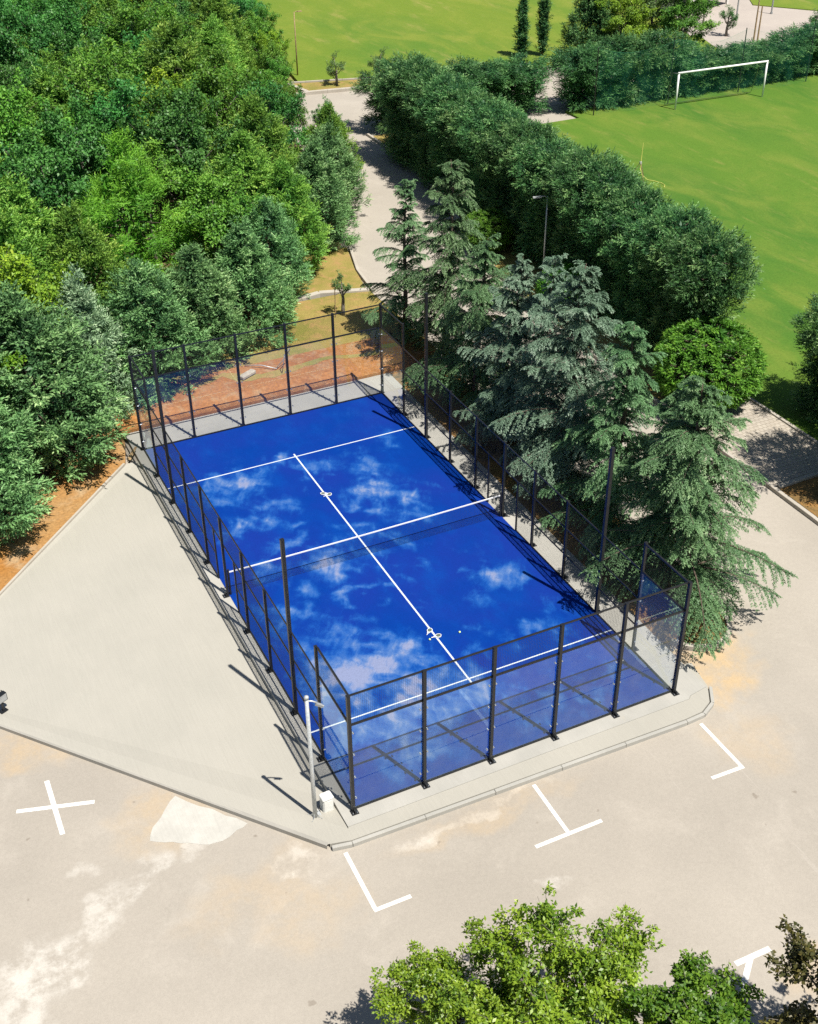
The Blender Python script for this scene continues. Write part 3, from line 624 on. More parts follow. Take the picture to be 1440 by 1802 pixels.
# street lamp by the tall hedge
def street_lamp(loc, h, label, arm, mat='lamp_grey', block=True):
    o = tag(empty('street_lamp', loc), label, 'lamp post')
    part('mast', MB().tube([(0, 0, 0), (0, 0, h*.5), (0, 0, h)], [.055, .045, .035], 10), mat, o, True)
    ax, ay = arm
    part('arm', MB().tube([(0, 0, h-.05), (ax*.5, ay*.5, h+.03), (ax, ay, h)], .022, 8), mat, o, True)
    hd = part('lamp_head', MB().bar((ax*.8, ay*.8, h), (ax*1.9, ay*1.9, h-.02), .13, .06), mat, o)
    if block: part('footing', MB().box(-.25, .25, -.25, .25, -.1, .12), 'kerb_pale', o)
    return o
street_lamp((17.02, 17.1, -.03), 4.2, 'slim grey lamp post standing against the dark face of the tall hedge', (-.35, .12), 'galvanised')
street_lamp((20.3, 58.4, -.04), 4.5, 'lamp post with climbing plant at the right end of the wood', (.35, .1), 'timber_post', False)
for (x, y, h, lb) in [(19.55, 39.55, 3.2, 'left of two brown timber poles standing at the hedge corner'), (19.78, 39.35, 3.15, 'right of two brown timber poles standing at the hedge corner')]:
    o = tag(empty('timber_pole', (x, y, -.04)), lb, 'pole', 'timber poles at the hedge corner')
    part('shaft', MB().tube([(0, 0, 0), (.01, 0, h*.6), (.0, .01, h)], [.05, .045, .04], 8), 'timber_post', o, True); part('cap', MB().tube([(0, 0, h), (0, 0, h+.03)], .05, 8), 'lamp_grey', o)

# football goal
go = tag(empty('football_goal', (43.7, 37.65, -.02), -.036), 'white football goal in front of the far hedge', 'goal')
for s in (-1, 1): part('goal_post', MB().tube([(s*3.66, 0, 0), (s*3.66, 0, 2.38)], .065, 12), 'white_paint', go, True)
part('crossbar', MB().tube([(-3.72, 0, 2.44), (3.72, 0, 2.44)], .065, 12), 'white_paint', go, True)
for s in (-1, 1): part('stay', MB().tube([(s*3.66, 0, 2.40), (s*3.66, .7, 2.30), (s*3.66, 1.3, .03)], .018, 6), 'lamp_grey', go, True)
part('ground_bar', MB().tube([(-3.66, 1.3, .03), (3.66, 1.3, .03)], .015, 6), 'rubber_black', go)
# ball-stop net behind the goal
bn = tag(empty('ball_stop_net', (43.5, 39.0, -.02)), 'green ball stop netting hung on poles behind the football goal', 'net')
nn = 30; vs = []; fs = []
for i in range(nn+1):
    x = -9.1 + 18.4*i/nn
    for j in range(7):
        z = .05 + (4.3 - .5*math.sin(math.pi*((i*3/nn) % 1)))*j/6
        vs.append((x, .12*math.sin(i*.9+j*.5), z))
for i in range(nn):
    for j in range(6): fs.append((i*7+j, (i+1)*7+j, (i+1)*7+j+1, i*7+j+1))
part('netting', MB().add(vs, fs), 'green_netting', bn, True)
part('top_rope', MB().tube([vs[i*7+6] for i in range(nn+1)], .03, 6), 'green_netting', bn)
for x in (-9.15, -3.0, 3.1, 9.3): part('net_pole', MB().tube([(x, .25, 0), (x, .25, 4.4)], .035, 8), 'rubber_black', bn)
# sprinkler tripod on the pitch
sp = tag(empty('sprinkler', (29.65, 27.1, -.02)), 'tall sprinkler on a tripod with a yellow hose, standing on the pitch', 'sprinkler')
part('mast', MB().tube([(0, 0, .6), (.05, 0, 2.15)], [.03, .015], 8), 'hose_yellow', sp)
for a in (.4, 2.5, 4.6): part('leg', MB().tube([(0, 0, 1.05), (.55*math.cos(a), .55*math.sin(a), 0)], .018, 6), 'timber_post', sp)
part('head', MB().bar((-.06, 0, .98), (.06, 0, .98), .09, .16), 'galvanised', sp)
part('hose', MB().tube([(0, 0, .7), (.08, -.1, .3), (.3, -.4, .05), (.6, -.8, .03), (.75, -1.2, .03), (.7, -1.6, .03), (.45, -1.9, .03)], .014, 6), 'hose_yellow', sp, True)
# garden odds and ends behind the far glass
o = tag(empty('stone_slab', (.35, 13.3, .40), .5), 'pale rectangular stone slab lying on the red soil behind the court', 'stone')
part('block', bevel_box(.8, .28, .12, .03), 'stone_block', o)
o = tag(empty('bent_pipe', (1.55, 13.3, .36)), 'thin grey pipe with a curved end lying behind the far glass', 'pipe')
part('straight_length', MB().tube([(-1.0, .9, .05), (-.4, .45, .12), (.1, .0, .05)], .022, 6), 'galvanised', o, True)
part('curved_length', MB().tube([(.1, .05, .05), (.55, .2, .35), (.75, .1, .7), (.65, -.2, .98), (.35, -.35, .7), (.2, -.4, .03)], .018, 6), 'lamp_grey', o, True)
o = tag(empty('timber_offcut', (-5.55, 9.75, .0), .9), 'short timber offcut propped at the far left cage corner', 'timber')
part('board', MB().bar((-.3, 0, .03), (.35, 0, .22), .09, .03), 'timber_post', o); part('batten', MB().bar((-.2, .1, .03), (.3, .14, .05), .05, .03), 'timber_post', o)
# far courtyard: canopy, poles, fence posts
o = tag(empty('canopy', (60.8, 63.2, 0), .35), 'low flat grey canopy at the courtyard edge, top right', 'canopy')
part('roof', MB().box(-3.6, 3.6, -1.6, 1.6, 1.25, 1.45), 'roof_grey', o); part('fascia', MB().box(-3.65, 3.65, -1.72, -1.61, 1.2, 1.52), 'wall_white', o)
for x in (-3.2, 0, 3.2): part('column', MB().box(x-.1, x+.1, -1.4, -1.2, 0, 1.25), 'wall_white', o)
part('back_wall', MB().box(-3.5, 3.5, 1.2, 1.4, 0, 1.25), 'wall_white', o)
for (x, y, h, mt, lb) in [(56.6, 49.9, 3.4, 'timber_post', 'dark timber mast in the courtyard, left of a close pair'), (57.0, 49.9, 2.9, 'timber_post', 'dark timber mast in the courtyard, right of a close pair'),
                          (63.7, 50.4, 3.6, 'wall_white', 'left of two white masts at the top right corner'), (65.6, 50.5, 3.6, 'wall_white', 'right of two white masts at the top right corner'),
                          (61.0, 57.6, 2.8, 'lamp_grey', 'thin grey post in the middle of the far courtyard'), (65.2, 58.0, 2.8, 'lamp_grey', 'thin grey post near the grass edge of the far courtyard')]:
    o = tag(empty('mast', (x, y, -.03)), lb, 'mast', 'masts round the far courtyard'); part('shaft', MB().tube([(0, 0, 0), (0, 0, h)], [.075, .05], 8), mt, o); part('base_collar', MB().tube([(0, 0, 0), (0, 0, .12)], .12, 8), 'lamp_grey', o)

# ------------------------------------------------------------------ foliage
def norm(a): return a/np.maximum(np.linalg.norm(a, axis=-1, keepdims=True), 1e-9)
def leaf_quads(P, D, N, L, Wd, fold=0.12, bend=0.0):
    """one kite-shaped leaf for each row: base P, axis D, face normal N"""
    D = norm(D); S = norm(np.cross(D, N)); N = np.cross(S, D); L = L[:, None]; Wd = Wd[:, None]
    mid = P + D*L*0.45 + N*L*fold
    v = np.stack([P, mid + S*Wd/2, P + D*L - N*L*bend, mid - S*Wd/2], 1).reshape(-1, 3)
    return v, np.arange(len(v)).reshape(-1, 4)
def crown_mesh(name, P, D, N, L, Wd, tint, mat, fold=.12, bend=.1):
    v, q = leaf_quads(P, D, N, L, Wd, fold, bend)
    return np_mesh(name, v, q, mat, [('tint', 'FACE', np.clip(tint, 0, 1))])
def rnd_dir(rs, n): return norm(rs.normal(size=(n, 3)))

def sprays(rs, A, X, Ls, n_blade, blade, wid, spread, tint, jitter=.35):
    """feather: blades set alternately along an axis A->A+X*Ls"""
    m = len(A); k = n_blade
    s = np.tile(np.linspace(.08, 1.0, k), (m, 1)) + rs.uniform(-.06, .06, (m, k))
    ref = np.cross(X, np.array([0, 0, 1.0])); ref = norm(ref + rs.normal(size=(m, 3))*.35)
    side = np.where(np.arange(k) % 2 == 0, 1.0, -1.0)[None, :, None]*np.ones((m, k, 1)); side[:, -1] *= .15
    P = A[:, None] + X[:, None]*(Ls[:, None]*s)[..., None]
    D = norm(X[:, None]*(1-spread) + ref[:, None]*side*spread + rs.normal(size=(m, k, 3))*jitter*.5)
    up_ = np.array([0, 0, 1.0]) + .7*X*[1, 1, 0]
    N = norm(np.cross(X, ref)[:, None]*.4 + up_[:, None] + rs.normal(size=(m, k, 3))*jitter)
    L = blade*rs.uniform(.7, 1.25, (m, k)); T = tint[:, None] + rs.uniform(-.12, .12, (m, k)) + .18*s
    return P.reshape(-1, 3), D.reshape(-1, 3), N.reshape(-1, 3), L.ravel(), (L*wid).ravel(), T.ravel()

def conifer(seed, H, R, prof, mat, n_plume=170, per=22, blades=5, up=(0.5, 1.0), plen=0.95, blade=.17, wid=.34, z0=.25, core=True, lump=.16, bark='bark', spread=.42, tvar=.25, grad=.2, dmin=.62):
    """dense cypress-like tree: plumes of feathery sprays over an uneven profile"""
    rs = np.random.RandomState(seed); zs = []; 
    while len(zs) < n_plume:
        t = rs.rand()
        if rs.rand() < prof(t) + .1: zs.append(t)
    t = np.array(zs); th = np.arange(n_plume)*2.399963 + rs.uniform(-.4, .4, n_plume)
    lob = 1 + lump*np.sin(th*3 + t*7 + seed) + lump*.7*np.sin(th*5 - t*11 + seed*2)
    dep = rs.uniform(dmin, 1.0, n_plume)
    r = R*np.array([prof(a) for a in t])*lob*dep
    O = np.stack([np.cos(th), np.sin(th), np.zeros(n_plume)], 1)
    el = rs.uniform(*up, n_plume)*(0.55 + .75*t)
    X = norm(O*np.cos(el)[:, None] + np.array([0, 0, 1])*np.sin(el)[:, None] + rs.normal(size=(n_plume, 3))*.12)
    pl = plen*rs.uniform(.7, 1.25, n_plume)*(.6 + .4*(1-t))
    B = O*np.maximum(r - pl*.55, .02)[:, None]; B[:, 2] = z0 + t*(H-z0) - pl*.45*np.sin(el)
    B[:, 2] = np.maximum(B[:, 2], .12)
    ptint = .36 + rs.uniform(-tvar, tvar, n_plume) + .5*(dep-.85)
    m = n_plume*per; i = np.repeat(np.arange(n_plume), per)
    s = rs.uniform(0, 1, m)**.8
    rad = (.30*pl[i])*(1-.78*s)
    ref = norm(np.cross(X[i], rs.normal(size=(m, 3))))
    A = B[i] + X[i]*(s*pl[i])[:, None] + ref*(rad*rs.uniform(.35, 1, m))[:, None]
    SX = norm(X[i]*.8 + ref*rs.uniform(.3, .95, m)[:, None] + O[i]*.15)
    SX[:, 2] -= .06
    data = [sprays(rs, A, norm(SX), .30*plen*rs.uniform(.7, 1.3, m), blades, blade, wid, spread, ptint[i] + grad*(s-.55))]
    if core:  # dark inner leaves, added to stop light leaking through and give shaded depth
        n = 1500; tt = rs.rand(n); a = rs.uniform(0, 6.283, n); rr = R*np.array([prof(x) for x in tt])*rs.uniform(.15, .55, n)
        P = np.stack([rr*np.cos(a), rr*np.sin(a), z0 + tt*(H-z0)*.95], 1)
        data.append((P, rnd_dir(rs, n), rnd_dir(rs, n), np.full(n, .26), np.full(n, .12), rs.uniform(0, .25, n)))
    P, D, N, L, Wd, T = [np.concatenate(z) for z in zip(*data)]
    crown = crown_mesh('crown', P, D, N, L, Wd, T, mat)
    trunk = MB().tube([(0, 0, -.25), (.03, 0, H*.3), (-.02, .03, H*.6), (0, 0, H*.8)], [.07+R*.05, .06+R*.035, .05, .012], 8)
    for j in range(0, n_plume, 5): trunk.tube([(0, 0, max(.2, B[j][2]-.25)), tuple(B[j])], [.03, .01], 4, False)
    return crown, trunk.mesh('trunk', bark, True)

def broadleaf(seed, H, R, mat, n_lobe=16, per_lobe=9, leaves=150, leaf=.13, wid=.62, z0=1.6, bark='bark_grey', squash=1.0, clump=.5, lobe_r=.42, top=1.0):
    """spreading tree: lobes, each of leafy clumps, hung on tapered limbs"""
    rs = np.random.RandomState(seed); cz = (z0+H)/2; hz = (H-z0)/2*squash
    lobes = []; tries = 0
    while len(lobes) < n_lobe and tries < 3000:
        tries += 1
        d = rnd_dir(rs, 1)[0]; rr = rs.uniform(.25, .80)
        p = np.array([d[0]*R*rr, d[1]*R*rr, cz + d[2]*hz*rr*top])
        if all(np.linalg.norm((p-q)*[1, 1, .9]) > R*lobe_r*.85 for q in lobes) or tries > 2000: lobes.append(p)
    Ps = []; Ts = []; Os = []; trunk = MB()
    trunk.tube([(0, 0, -.25), (.04, .02, z0*.6), (0, .05, z0), (0, 0, cz)], [.09+R*.035, .07+R*.025, .06+R*.02, .04], 8)
    for lb in lobes:
        k = np.array([lb[0]*.35, lb[1]*.35, max(z0*.8, lb[2]-R*.45)])
        trunk.tube([(0, 0, max(z0*.7, min(cz, lb[2]-R*.5))), tuple(k), tuple(lb)], [.05, .035, .012], 5, False)
        lr = R*lobe_r*rs.uniform(.75, 1.2); lt = rs.uniform(-.12, .12)
        out_ = norm((lb - [0, 0, cz])*[1, 1, .6] + np.array([0, 0, .35*R])); nsh = max(2, per_lobe//3)
        for sh in range(nsh):
            d = norm(out_*rs.uniform(.3, 1.0) + rnd_dir(rs, 1)[0]*.75 + np.array([0, 0, .25])); SL = lr*rs.uniform(.9, 1.7)
            trunk.tube([tuple(lb), tuple(lb+d*SL)], [.014, .004], 3, False); stint = rs.uniform(-.14, .14)
            for c in range(4):
                q_ = (c+rs.uniform(0, .8))/4; cc = lb + d*SL*q_ + rnd_dir(rs, 1)[0]*lr*.22
                cr = clump*R*.46*(1.05-.62*q_)*rs.uniform(.75, 1.2); n = max(8, int(leaves*.75*rs.uniform(.7, 1.3)*(1.15-.75*q_)))
                q = rnd_dir(rs, n)*(rs.rand(n)**(1/2.0))[:, None]*cr*np.array([1, 1, .75])
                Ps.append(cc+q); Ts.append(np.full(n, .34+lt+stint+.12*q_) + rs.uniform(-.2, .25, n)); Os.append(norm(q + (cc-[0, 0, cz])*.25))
    P = np.concatenate(Ps); T = np.concatenate(Ts); O = np.concatenate(Os); n = len(P)
    ok = P[:, 2] > .25; P, T, O = P[ok], T[ok], O[ok]; n = len(P)
    D = norm(O*.6 + rnd_dir(rs, n)*.9 + np.array([0, 0, -.25])); N = norm(O*.35 + np.array([0, 0, .95]) + rnd_dir(rs, n)*.6)
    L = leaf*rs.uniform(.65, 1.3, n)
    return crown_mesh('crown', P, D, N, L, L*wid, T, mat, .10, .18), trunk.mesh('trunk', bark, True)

def cedar(seed, H, R, mat, lean=0.0, gap=.33, sag=1.0):
    """young cedar: tiers of arching limbs, long drooping branchlets fringed with short needles"""
    rs = np.random.RandomState(seed)
    trunk = MB().tube([(0, 0, -.25), (.05, .02, H*.35), (-.03, .05, H*.7), (lean*.3, 0, H*.9), (lean, .0, H)], [.17, .12, .07, .03, .008], 9)
    PP = []; z = .75; az0 = 0.0
    while z < H-.12:
        t = z/H; cnt = int(rs.randint(3, 6)) if t < .8 else 4; bul = 1 + .22*math.sin(z*2.1+seed)
        for w in range(cnt):
            Lb = R*((1-t)**.78*.94 + .06)*rs.choice([rs.uniform(.4, .75), rs.uniform(.75, 1.22)], p=[.35, .65])*bul; Lb = min(Lb, R*1.02)
            if t < .1: Lb *= rs.uniform(.6, .95)
            az = az0 + w*2*math.pi/cnt + rs.uniform(-.6, .6); el = .22 + .45*t + rs.uniform(-.24, .24); zz = z + rs.uniform(-.2, .2)
            o = np.array([math.cos(az), math.sin(az), 0]); sd = np.array([-o[1], o[0], 0])
            ns = 9; s = np.linspace(0, 1, ns); droop = rs.uniform(.18, .50)*sag*(1 if t < .85 else .5); wob = rs.uniform(-.28, .28)
            pts = np.array([o*Lb*x*math.cos(el) + sd*Lb*wob*x*x + np.array([lean*t**4, 0, zz + Lb*(math.sin(el)*x - droop*x**2.3)]) for x in s])
            trunk.tube([tuple(p) for p in pts], [max(.004, .018*Lb**.7*(1-.85*x)) for x in s], 4, False)
            nl = max(7, int(Lb/.062)); q = np.linspace(.08, 1.0, nl) + rs.uniform(-.03, .03, nl); q = np.clip(q, .05, 1)
            f = q*(ns-1); i0 = np.minimum(f.astype(int), ns-2); fr = (f-i0)[:, None]
            base = pts[i0]*(1-fr) + pts[i0+1]*fr; tan = norm(pts[i0+1]-pts[i0]); side = np.where(np.arange(nl) % 2 == 0, 1., -1.)[:, None]
            ll = (.16 + .30*Lb**.8*np.sin(np.pi*np.clip(q*.80+.16, 0, 1)))*rs.uniform(.65, 1.2, nl)
            dirs = norm(tan*rs.uniform(.7, 1.1, (nl, 1)) + sd*side*rs.uniform(.55, .95, (nl, 1)) + np.array([0, 0, 1])*rs.uniform(-.22, .10, (nl, 1)))
            PP.append((base, dirs, ll, np.full(nl, rs.uniform(.2, .5))+rs.uniform(-.06, .06, nl)))
        z += gap*rs.uniform(.75, 1.25)*(1-.3*t); az0 += 2.4
    A = np.concatenate([x[0] for x in PP]); X = np.concatenate([x[1] for x in PP]); LL = np.concatenate([x[2] for x in PP]); T = np.concatenate([x[3] for x in PP])
    k = 15; m = len(A); s = np.tile(np.linspace(.03, 1, k), (m, 1)) + rs.uniform(-.03, .03, (m, k))
    P = A[:, None] + X[:, None]*(LL[:, None]*s)[..., None]; P[..., 2] -= (LL[:, None]*.42)*s**2
    ref = norm(np.cross(X, [0, 0, 1.])); data = []; Xd = X[:, None] + np.array([0, 0, -.84])*s[..., None]
    for sgn_, dz in ((1., .12), (-1., .12), (.0, -.35)):
        D = norm(Xd*.62 + ref[:, None]*sgn_*.75 + np.array([0, 0, dz]) + rs.normal(size=(m, k, 3))*.20)
        N = norm(np.array([0, -.15, 1.]) + rs.normal(size=(m, k, 3))*.35)
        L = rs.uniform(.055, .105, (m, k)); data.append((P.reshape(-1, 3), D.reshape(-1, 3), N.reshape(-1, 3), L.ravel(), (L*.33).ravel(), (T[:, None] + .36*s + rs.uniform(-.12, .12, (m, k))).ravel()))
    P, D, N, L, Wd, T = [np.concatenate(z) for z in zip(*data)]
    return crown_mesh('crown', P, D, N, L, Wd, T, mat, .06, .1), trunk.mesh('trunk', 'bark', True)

def plant(name, meshes, loc, label, cat='tree', group=None, rz=None, sc=1.0, scz=None, mat=None):
    o = empty(name, loc, random.uniform(0, 6.28) if rz is None else rz); o.scale = (sc, sc, scz or sc)
    c = link('crown', meshes[0], o); c['kind'] = 'stuff'
    if mat:
        c.material_slots[0].link = 'OBJECT'; c.material_slots[0].material = MATS[mat]
    link('trunk', meshes[1], o)
    return tag(o, label, cat, group)

cone = lambda t: (1-t)**.62*(.55+.45*min(1, t*6+.35)) + .03
cone2 = lambda t: max(.06, (1-t**1.7)*(.62+.38*min(1, t*5+.3)))
ovate = lambda t: max(.05, math.sin(math.pi*min(1, (t*.86+.16)))**.55)*(1-.25*t)
block = lambda t: (.64 if t < .50 else (.64+.36*min(1, (t-.50)/.22) if t < .74 else max(.35, (1-((t-.74)/.30)**3.2))))
slim = lambda t: max(.12, math.sin(math.pi*min(1, t*.9+.09))**.5)
ball = lambda t: max(.08, math.sqrt(max(0.004, 1-(2*t-1)**2)))

random.seed(12)
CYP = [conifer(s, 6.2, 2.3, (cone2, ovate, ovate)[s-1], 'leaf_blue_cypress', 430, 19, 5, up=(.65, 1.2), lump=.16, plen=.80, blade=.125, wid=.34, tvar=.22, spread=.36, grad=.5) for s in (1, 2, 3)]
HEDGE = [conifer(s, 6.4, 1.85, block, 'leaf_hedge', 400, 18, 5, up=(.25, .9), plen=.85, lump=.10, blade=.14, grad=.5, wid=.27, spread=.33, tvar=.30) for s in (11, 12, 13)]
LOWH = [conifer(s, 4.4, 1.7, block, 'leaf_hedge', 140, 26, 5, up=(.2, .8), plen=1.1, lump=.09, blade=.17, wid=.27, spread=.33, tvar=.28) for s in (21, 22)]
CH = (8.4, 7.6, 8.0, 8.6, 7.4)
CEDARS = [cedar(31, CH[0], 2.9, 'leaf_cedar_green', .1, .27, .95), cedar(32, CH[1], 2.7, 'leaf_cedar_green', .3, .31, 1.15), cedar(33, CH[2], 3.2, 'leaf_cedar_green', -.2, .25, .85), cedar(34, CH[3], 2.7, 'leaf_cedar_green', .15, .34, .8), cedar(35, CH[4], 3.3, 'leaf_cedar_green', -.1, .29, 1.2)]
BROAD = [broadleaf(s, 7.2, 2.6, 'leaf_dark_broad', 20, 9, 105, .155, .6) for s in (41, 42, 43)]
PINE = conifer(51, 7.4, 2.3, lambda t: max(.1, math.sin(math.pi*min(1, t*.75+.25))**.8), 'leaf_pine', 105, 46, 6, up=(.5, 1.2), plen=1.15, blade=.16, wid=.17, lump=.22, z0=1.0, spread=.6)
SLIM = conifer(61, 4.6, .52, slim, 'leaf_hedge', 80, 14, 4, up=(1.0, 1.4), plen=.7, blade=.13, lump=.05)
BALL = conifer(71, 3.1, 1.6, ball, 'leaf_shrub', 760, 11, 4, up=(.0, .8), plen=.34, blade=.11, wid=.32, lump=.01, z0=.05, dmin=.88, grad=.4)
BUSH = broadleaf(81, 2.2, 1.0, 'leaf_olive', 8, 7, 55, .11, .35, .5)
SAPL = broadleaf(82, 1.9, .6, 'leaf_olive', 6, 5, 40, .10, .35, .8)
FG1 = broadleaf(91, 5.2, 2.15, 'leaf_lime', 26, 12, 125, .10, .52, 1.3, clump=.34, lobe_r=.34)
FG2 = broadleaf(92, 4.7, 1.65, 'leaf_fresh', 22, 12, 160, .095, .60, 1.2, clump=.38, lobe_r=.34)
FG3 = broadleaf(93, 5.2, 1.8, 'leaf_bronze', 24, 12, 120, .08, .75, 1.3, clump=.34, lobe_r=.36)

# cedars along the right side of the court
for i, (x, y, h, v_, mt, lb) in enumerate([
    (7.4, 13.6, 7.4, 3, None, 'dark green cedar nearest the far glass wall, first of the cedar row'),
    (7.9, 10.6, 9.1, 1, None, 'tall green cedar second from the far end of the cedar row'),
    (7.3, 7.0, 7.4, 4, None, 'green cedar third from the far end of the cedar row'),
    (7.3, 4.4, 7.6, 0, 'leaf_cedar_blue', 'silver blue cedar fourth from the far end of the cedar row'),
    (7.9, 3.0, 7.9, 3, 'leaf_cedar_blue', 'silver blue cedar with a bent leader, fifth from the far end of the row'),
    (7.5, .3, 8.8, 2, 'leaf_cedar_blue', 'tallest silver blue cedar, in the middle of the row opposite the net'),
    (7.4, -2.4, 8.0, 1, None, 'green cedar third from the near end of the cedar row'),
    (7.7, -4.6, 6.6, 0, None, 'shorter green cedar second from the near end of the cedar row'),
    (7.5, -6.7, 7.9, 4, None, 'broad green cedar at the near rounded end of the tree bed')]):
    m_ = CEDARS[v_]; h0 = CH[v_]
    ct = plant('cedar_tree', m_, (x+.38, y, -.02), lb, 'cedar', 'cedars in the bed beside the court', i*1.7, h/h0*(1.0 if i == 8 else .96 if i == 5 else .92), h/h0, mt)
    ct.rotation_euler = (random.uniform(-.05, .05), random.uniform(-.05, .05), i*1.7)

# tall hedge between road and pitch
random.seed(5)
ordw = ['first', 'second', 'third', 'fourth', 'fifth', 'sixth', 'seventh', 'eighth', 'ninth', 'tenth', 'eleventh', 'twelfth', 'thirteenth', 'fourteenth', 'fifteenth', 'sixteenth', 'seventeenth', 'eighteenth', 'nineteenth', 'twentieth', 'twenty first', 'twenty second', 'twenty third', 'twenty fourth', 'twenty fifth', 'twenty sixth', 'twenty seventh', 'twenty eighth']
ordw += ['twenty ninth'] + [x for t_ in ('thirt', 'fort', 'fift', 'sixt') for x in [t_ + 'ieth'] + [t_ + 'y ' + w for w in ordw[:9]]]
ys = np.arange(5.4, 38.6, 1.15)
for i, y in enumerate(ys):
    x = 17.35 + 1.2*min(1, (y-5.6)/11) + .75*max(0, (y-20)/18) + random.uniform(-.12, .12); s = random.uniform(.90, .98)
    plant('hedge_tree', HEDGE[i % 3], (x, y, -.03), f'{ordw[i]} conifer from the near end of the tall dark hedge beside the road', 'hedge tree', 'conifers of the tall hedge beside the pitch', None, s, s*random.uniform(.92, 1.04))
for i, x in enumerate(np.arange(20.6, 32.0, 1.7)):
    s = random.uniform(.95, 1.1)
    plant('hedge_tree', LOWH[i % 2], (x, 43.0 - .12*i + random.uniform(-.1, .1), -.03), f'{ordw[i]} conifer from the road in the clipped cross hedge beyond the tall one', 'hedge tree', 'conifers of the cross hedge', None, s, s*.76)
for i, x in enumerate(np.arange(34.4, 62, 1.75)):
    s = random.uniform(1.0, 1.14)
    plant('hedge_tree', LOWH[(i+1) % 2], (x, 41.3 + random.uniform(-.15, .15), -.03), f'{ordw[i]} conifer from the left in the hedge behind the football goal', 'hedge tree', 'conifers of the hedge behind the goal', None, s, s*(.82 if i < 5 else (.52 if i < 11 else .62)))
for (x, y, s, lb) in [(16.4, 3.5, 1.28, 'large round clipped shrub at the near end of the tall hedge'), (16.35, 21.6, .78, 'small round clipped shrub by the road, left of the lamp post'), (16.15, 13.8, .76, 'round clipped shrub behind the silver cedar tip, right of the lamp post')]:
    plant('clipped_shrub', BALL, (x, y, -.03), lb, 'shrub', 'round clipped shrubs along the road', None, s, s*.85)
plant('hedge_tree', HEDGE[1], (20.15, .7, -.02), 'dark conifer cut by the right photo edge beside the paved path', 'hedge tree', None, None, .85, .75)
plant('hedge_tree', HEDGE[2], (20.9, -2.4, -.02), 'dark conifer at the right photo edge, nearest the paver edging', 'hedge tree', None, None, .95, .95)
plant('hedge_tree', HEDGE[0], (17.7, -4.7, -.02), 'conifer just outside the right photo edge shading the pavers', 'hedge tree', None, None, 1.12, 1.15)
plant('slim_cypress', SLIM, (38.1, 55.4, -.05), 'shorter of the two slim dark cypresses on the far lawn', 'cypress', 'slim cypresses on the far lawn', None, 1.1, .95)
plant('slim_cypress', SLIM, (39.75, 55.0, -.05), 'taller of the two slim dark cypresses on the far lawn', 'cypress', 'slim cypresses on the far lawn', None, 1.0, 1.15)
plant('olive_bush', BUSH, (21.75, 54.3, 0), 'left of two grey green bushes on the junction verge', 'bush', 'bushes on the junction verge', None, 1.0)
plant('olive_bush', BUSH, (24.9, 53.6, 0), 'right of two grey green bushes on the junction verge', 'bush', 'bushes on the junction verge', None, 1.05)
plant('sapling', SAPL, (6.35, 17.2, .25), 'young sapling on the dry grass behind the court', 'sapling')
o = tag(empty('garden_stake', (5.95, 17.1, .25)), 'thin timber stake beside the sapling behind the court', 'stake'); part('shaft', MB().tube([(0, 0, 0), (.02, 0, 1.5)], .02, 6), 'timber_post', o); part('tie', MB().tube([(0, 0, 1.1), (.35, .1, 1.15)], .01, 5), 'rubber_black', o)
# beyond the far hedge
plant('fir_tree', CYP[0], (41.5, 51.0, 0), 'dark conifer behind the far hedge, right of the slim cypresses', 'conifer', None, None, 1.0, 1.0, 'leaf_hedge')
for (x, y, s, mt, lb) in [(43.5, 49.8, .95, 'leaf_yellow_broad', 'yellow green tree behind the far hedge above the goal'), (46.8, 50.5, 1.0, 'leaf_olive', 'dull olive tree behind the far hedge at the top edge'), (47.6, 47.6, .92, 'leaf_mid_broad', 'fresh green tree behind the far hedge near the courtyard')]:
    plant('broadleaf_tree', BROAD[int(x) % 3], (x, y, 0), lb, 'tree', 'trees behind the far hedge', None, s, s*.8, mt)
plant('broadleaf_tree', BROAD[0], (57.0, 57.0, 0), 'dark slender tree standing in the far courtyard', 'tree', None, 1.0, .5, .85)
plant('courtyard_shrub', BUSH, (56.5, 53.2, 0), 'dark shrub standing on the courtyard paving', 'shrub', None, None, 1.1, 1.1, 'leaf_dark_broad')
plant('courtyard_shrub', BUSH, (62.5, 48.5, 0), 'dark shrub behind the hedge at the top right', 'shrub', None, None, 1.7, 1.3, 'leaf_dark_broad')
# near trees at the lower edge
plant('lime_tree', FG1, (-6.0, -17.5, -.15), 'yellow green tree at the lower edge, left of two grown together', 'tree', 'leafy trees along the lower edge', .6, .74)
plant('lime_tree', FG1, (-4.3, -18.5, -.15), 'largest yellow green tree at the lower edge of the photo', 'tree', 'leafy trees along the lower edge', 4.1, .93)
plant('maple_tree', FG2, (-2.35, -20.25, -.15), 'rounded fresh green tree at the lower edge, beside the bronze tree', 'tree', 'leafy trees along the lower edge', 1.2, .92)
plant('bronze_tree', FG3, (.5, -21.9, -.15), 'bronze brown leaved tree at the lower right corner', 'tree', None, .4, 1.12)

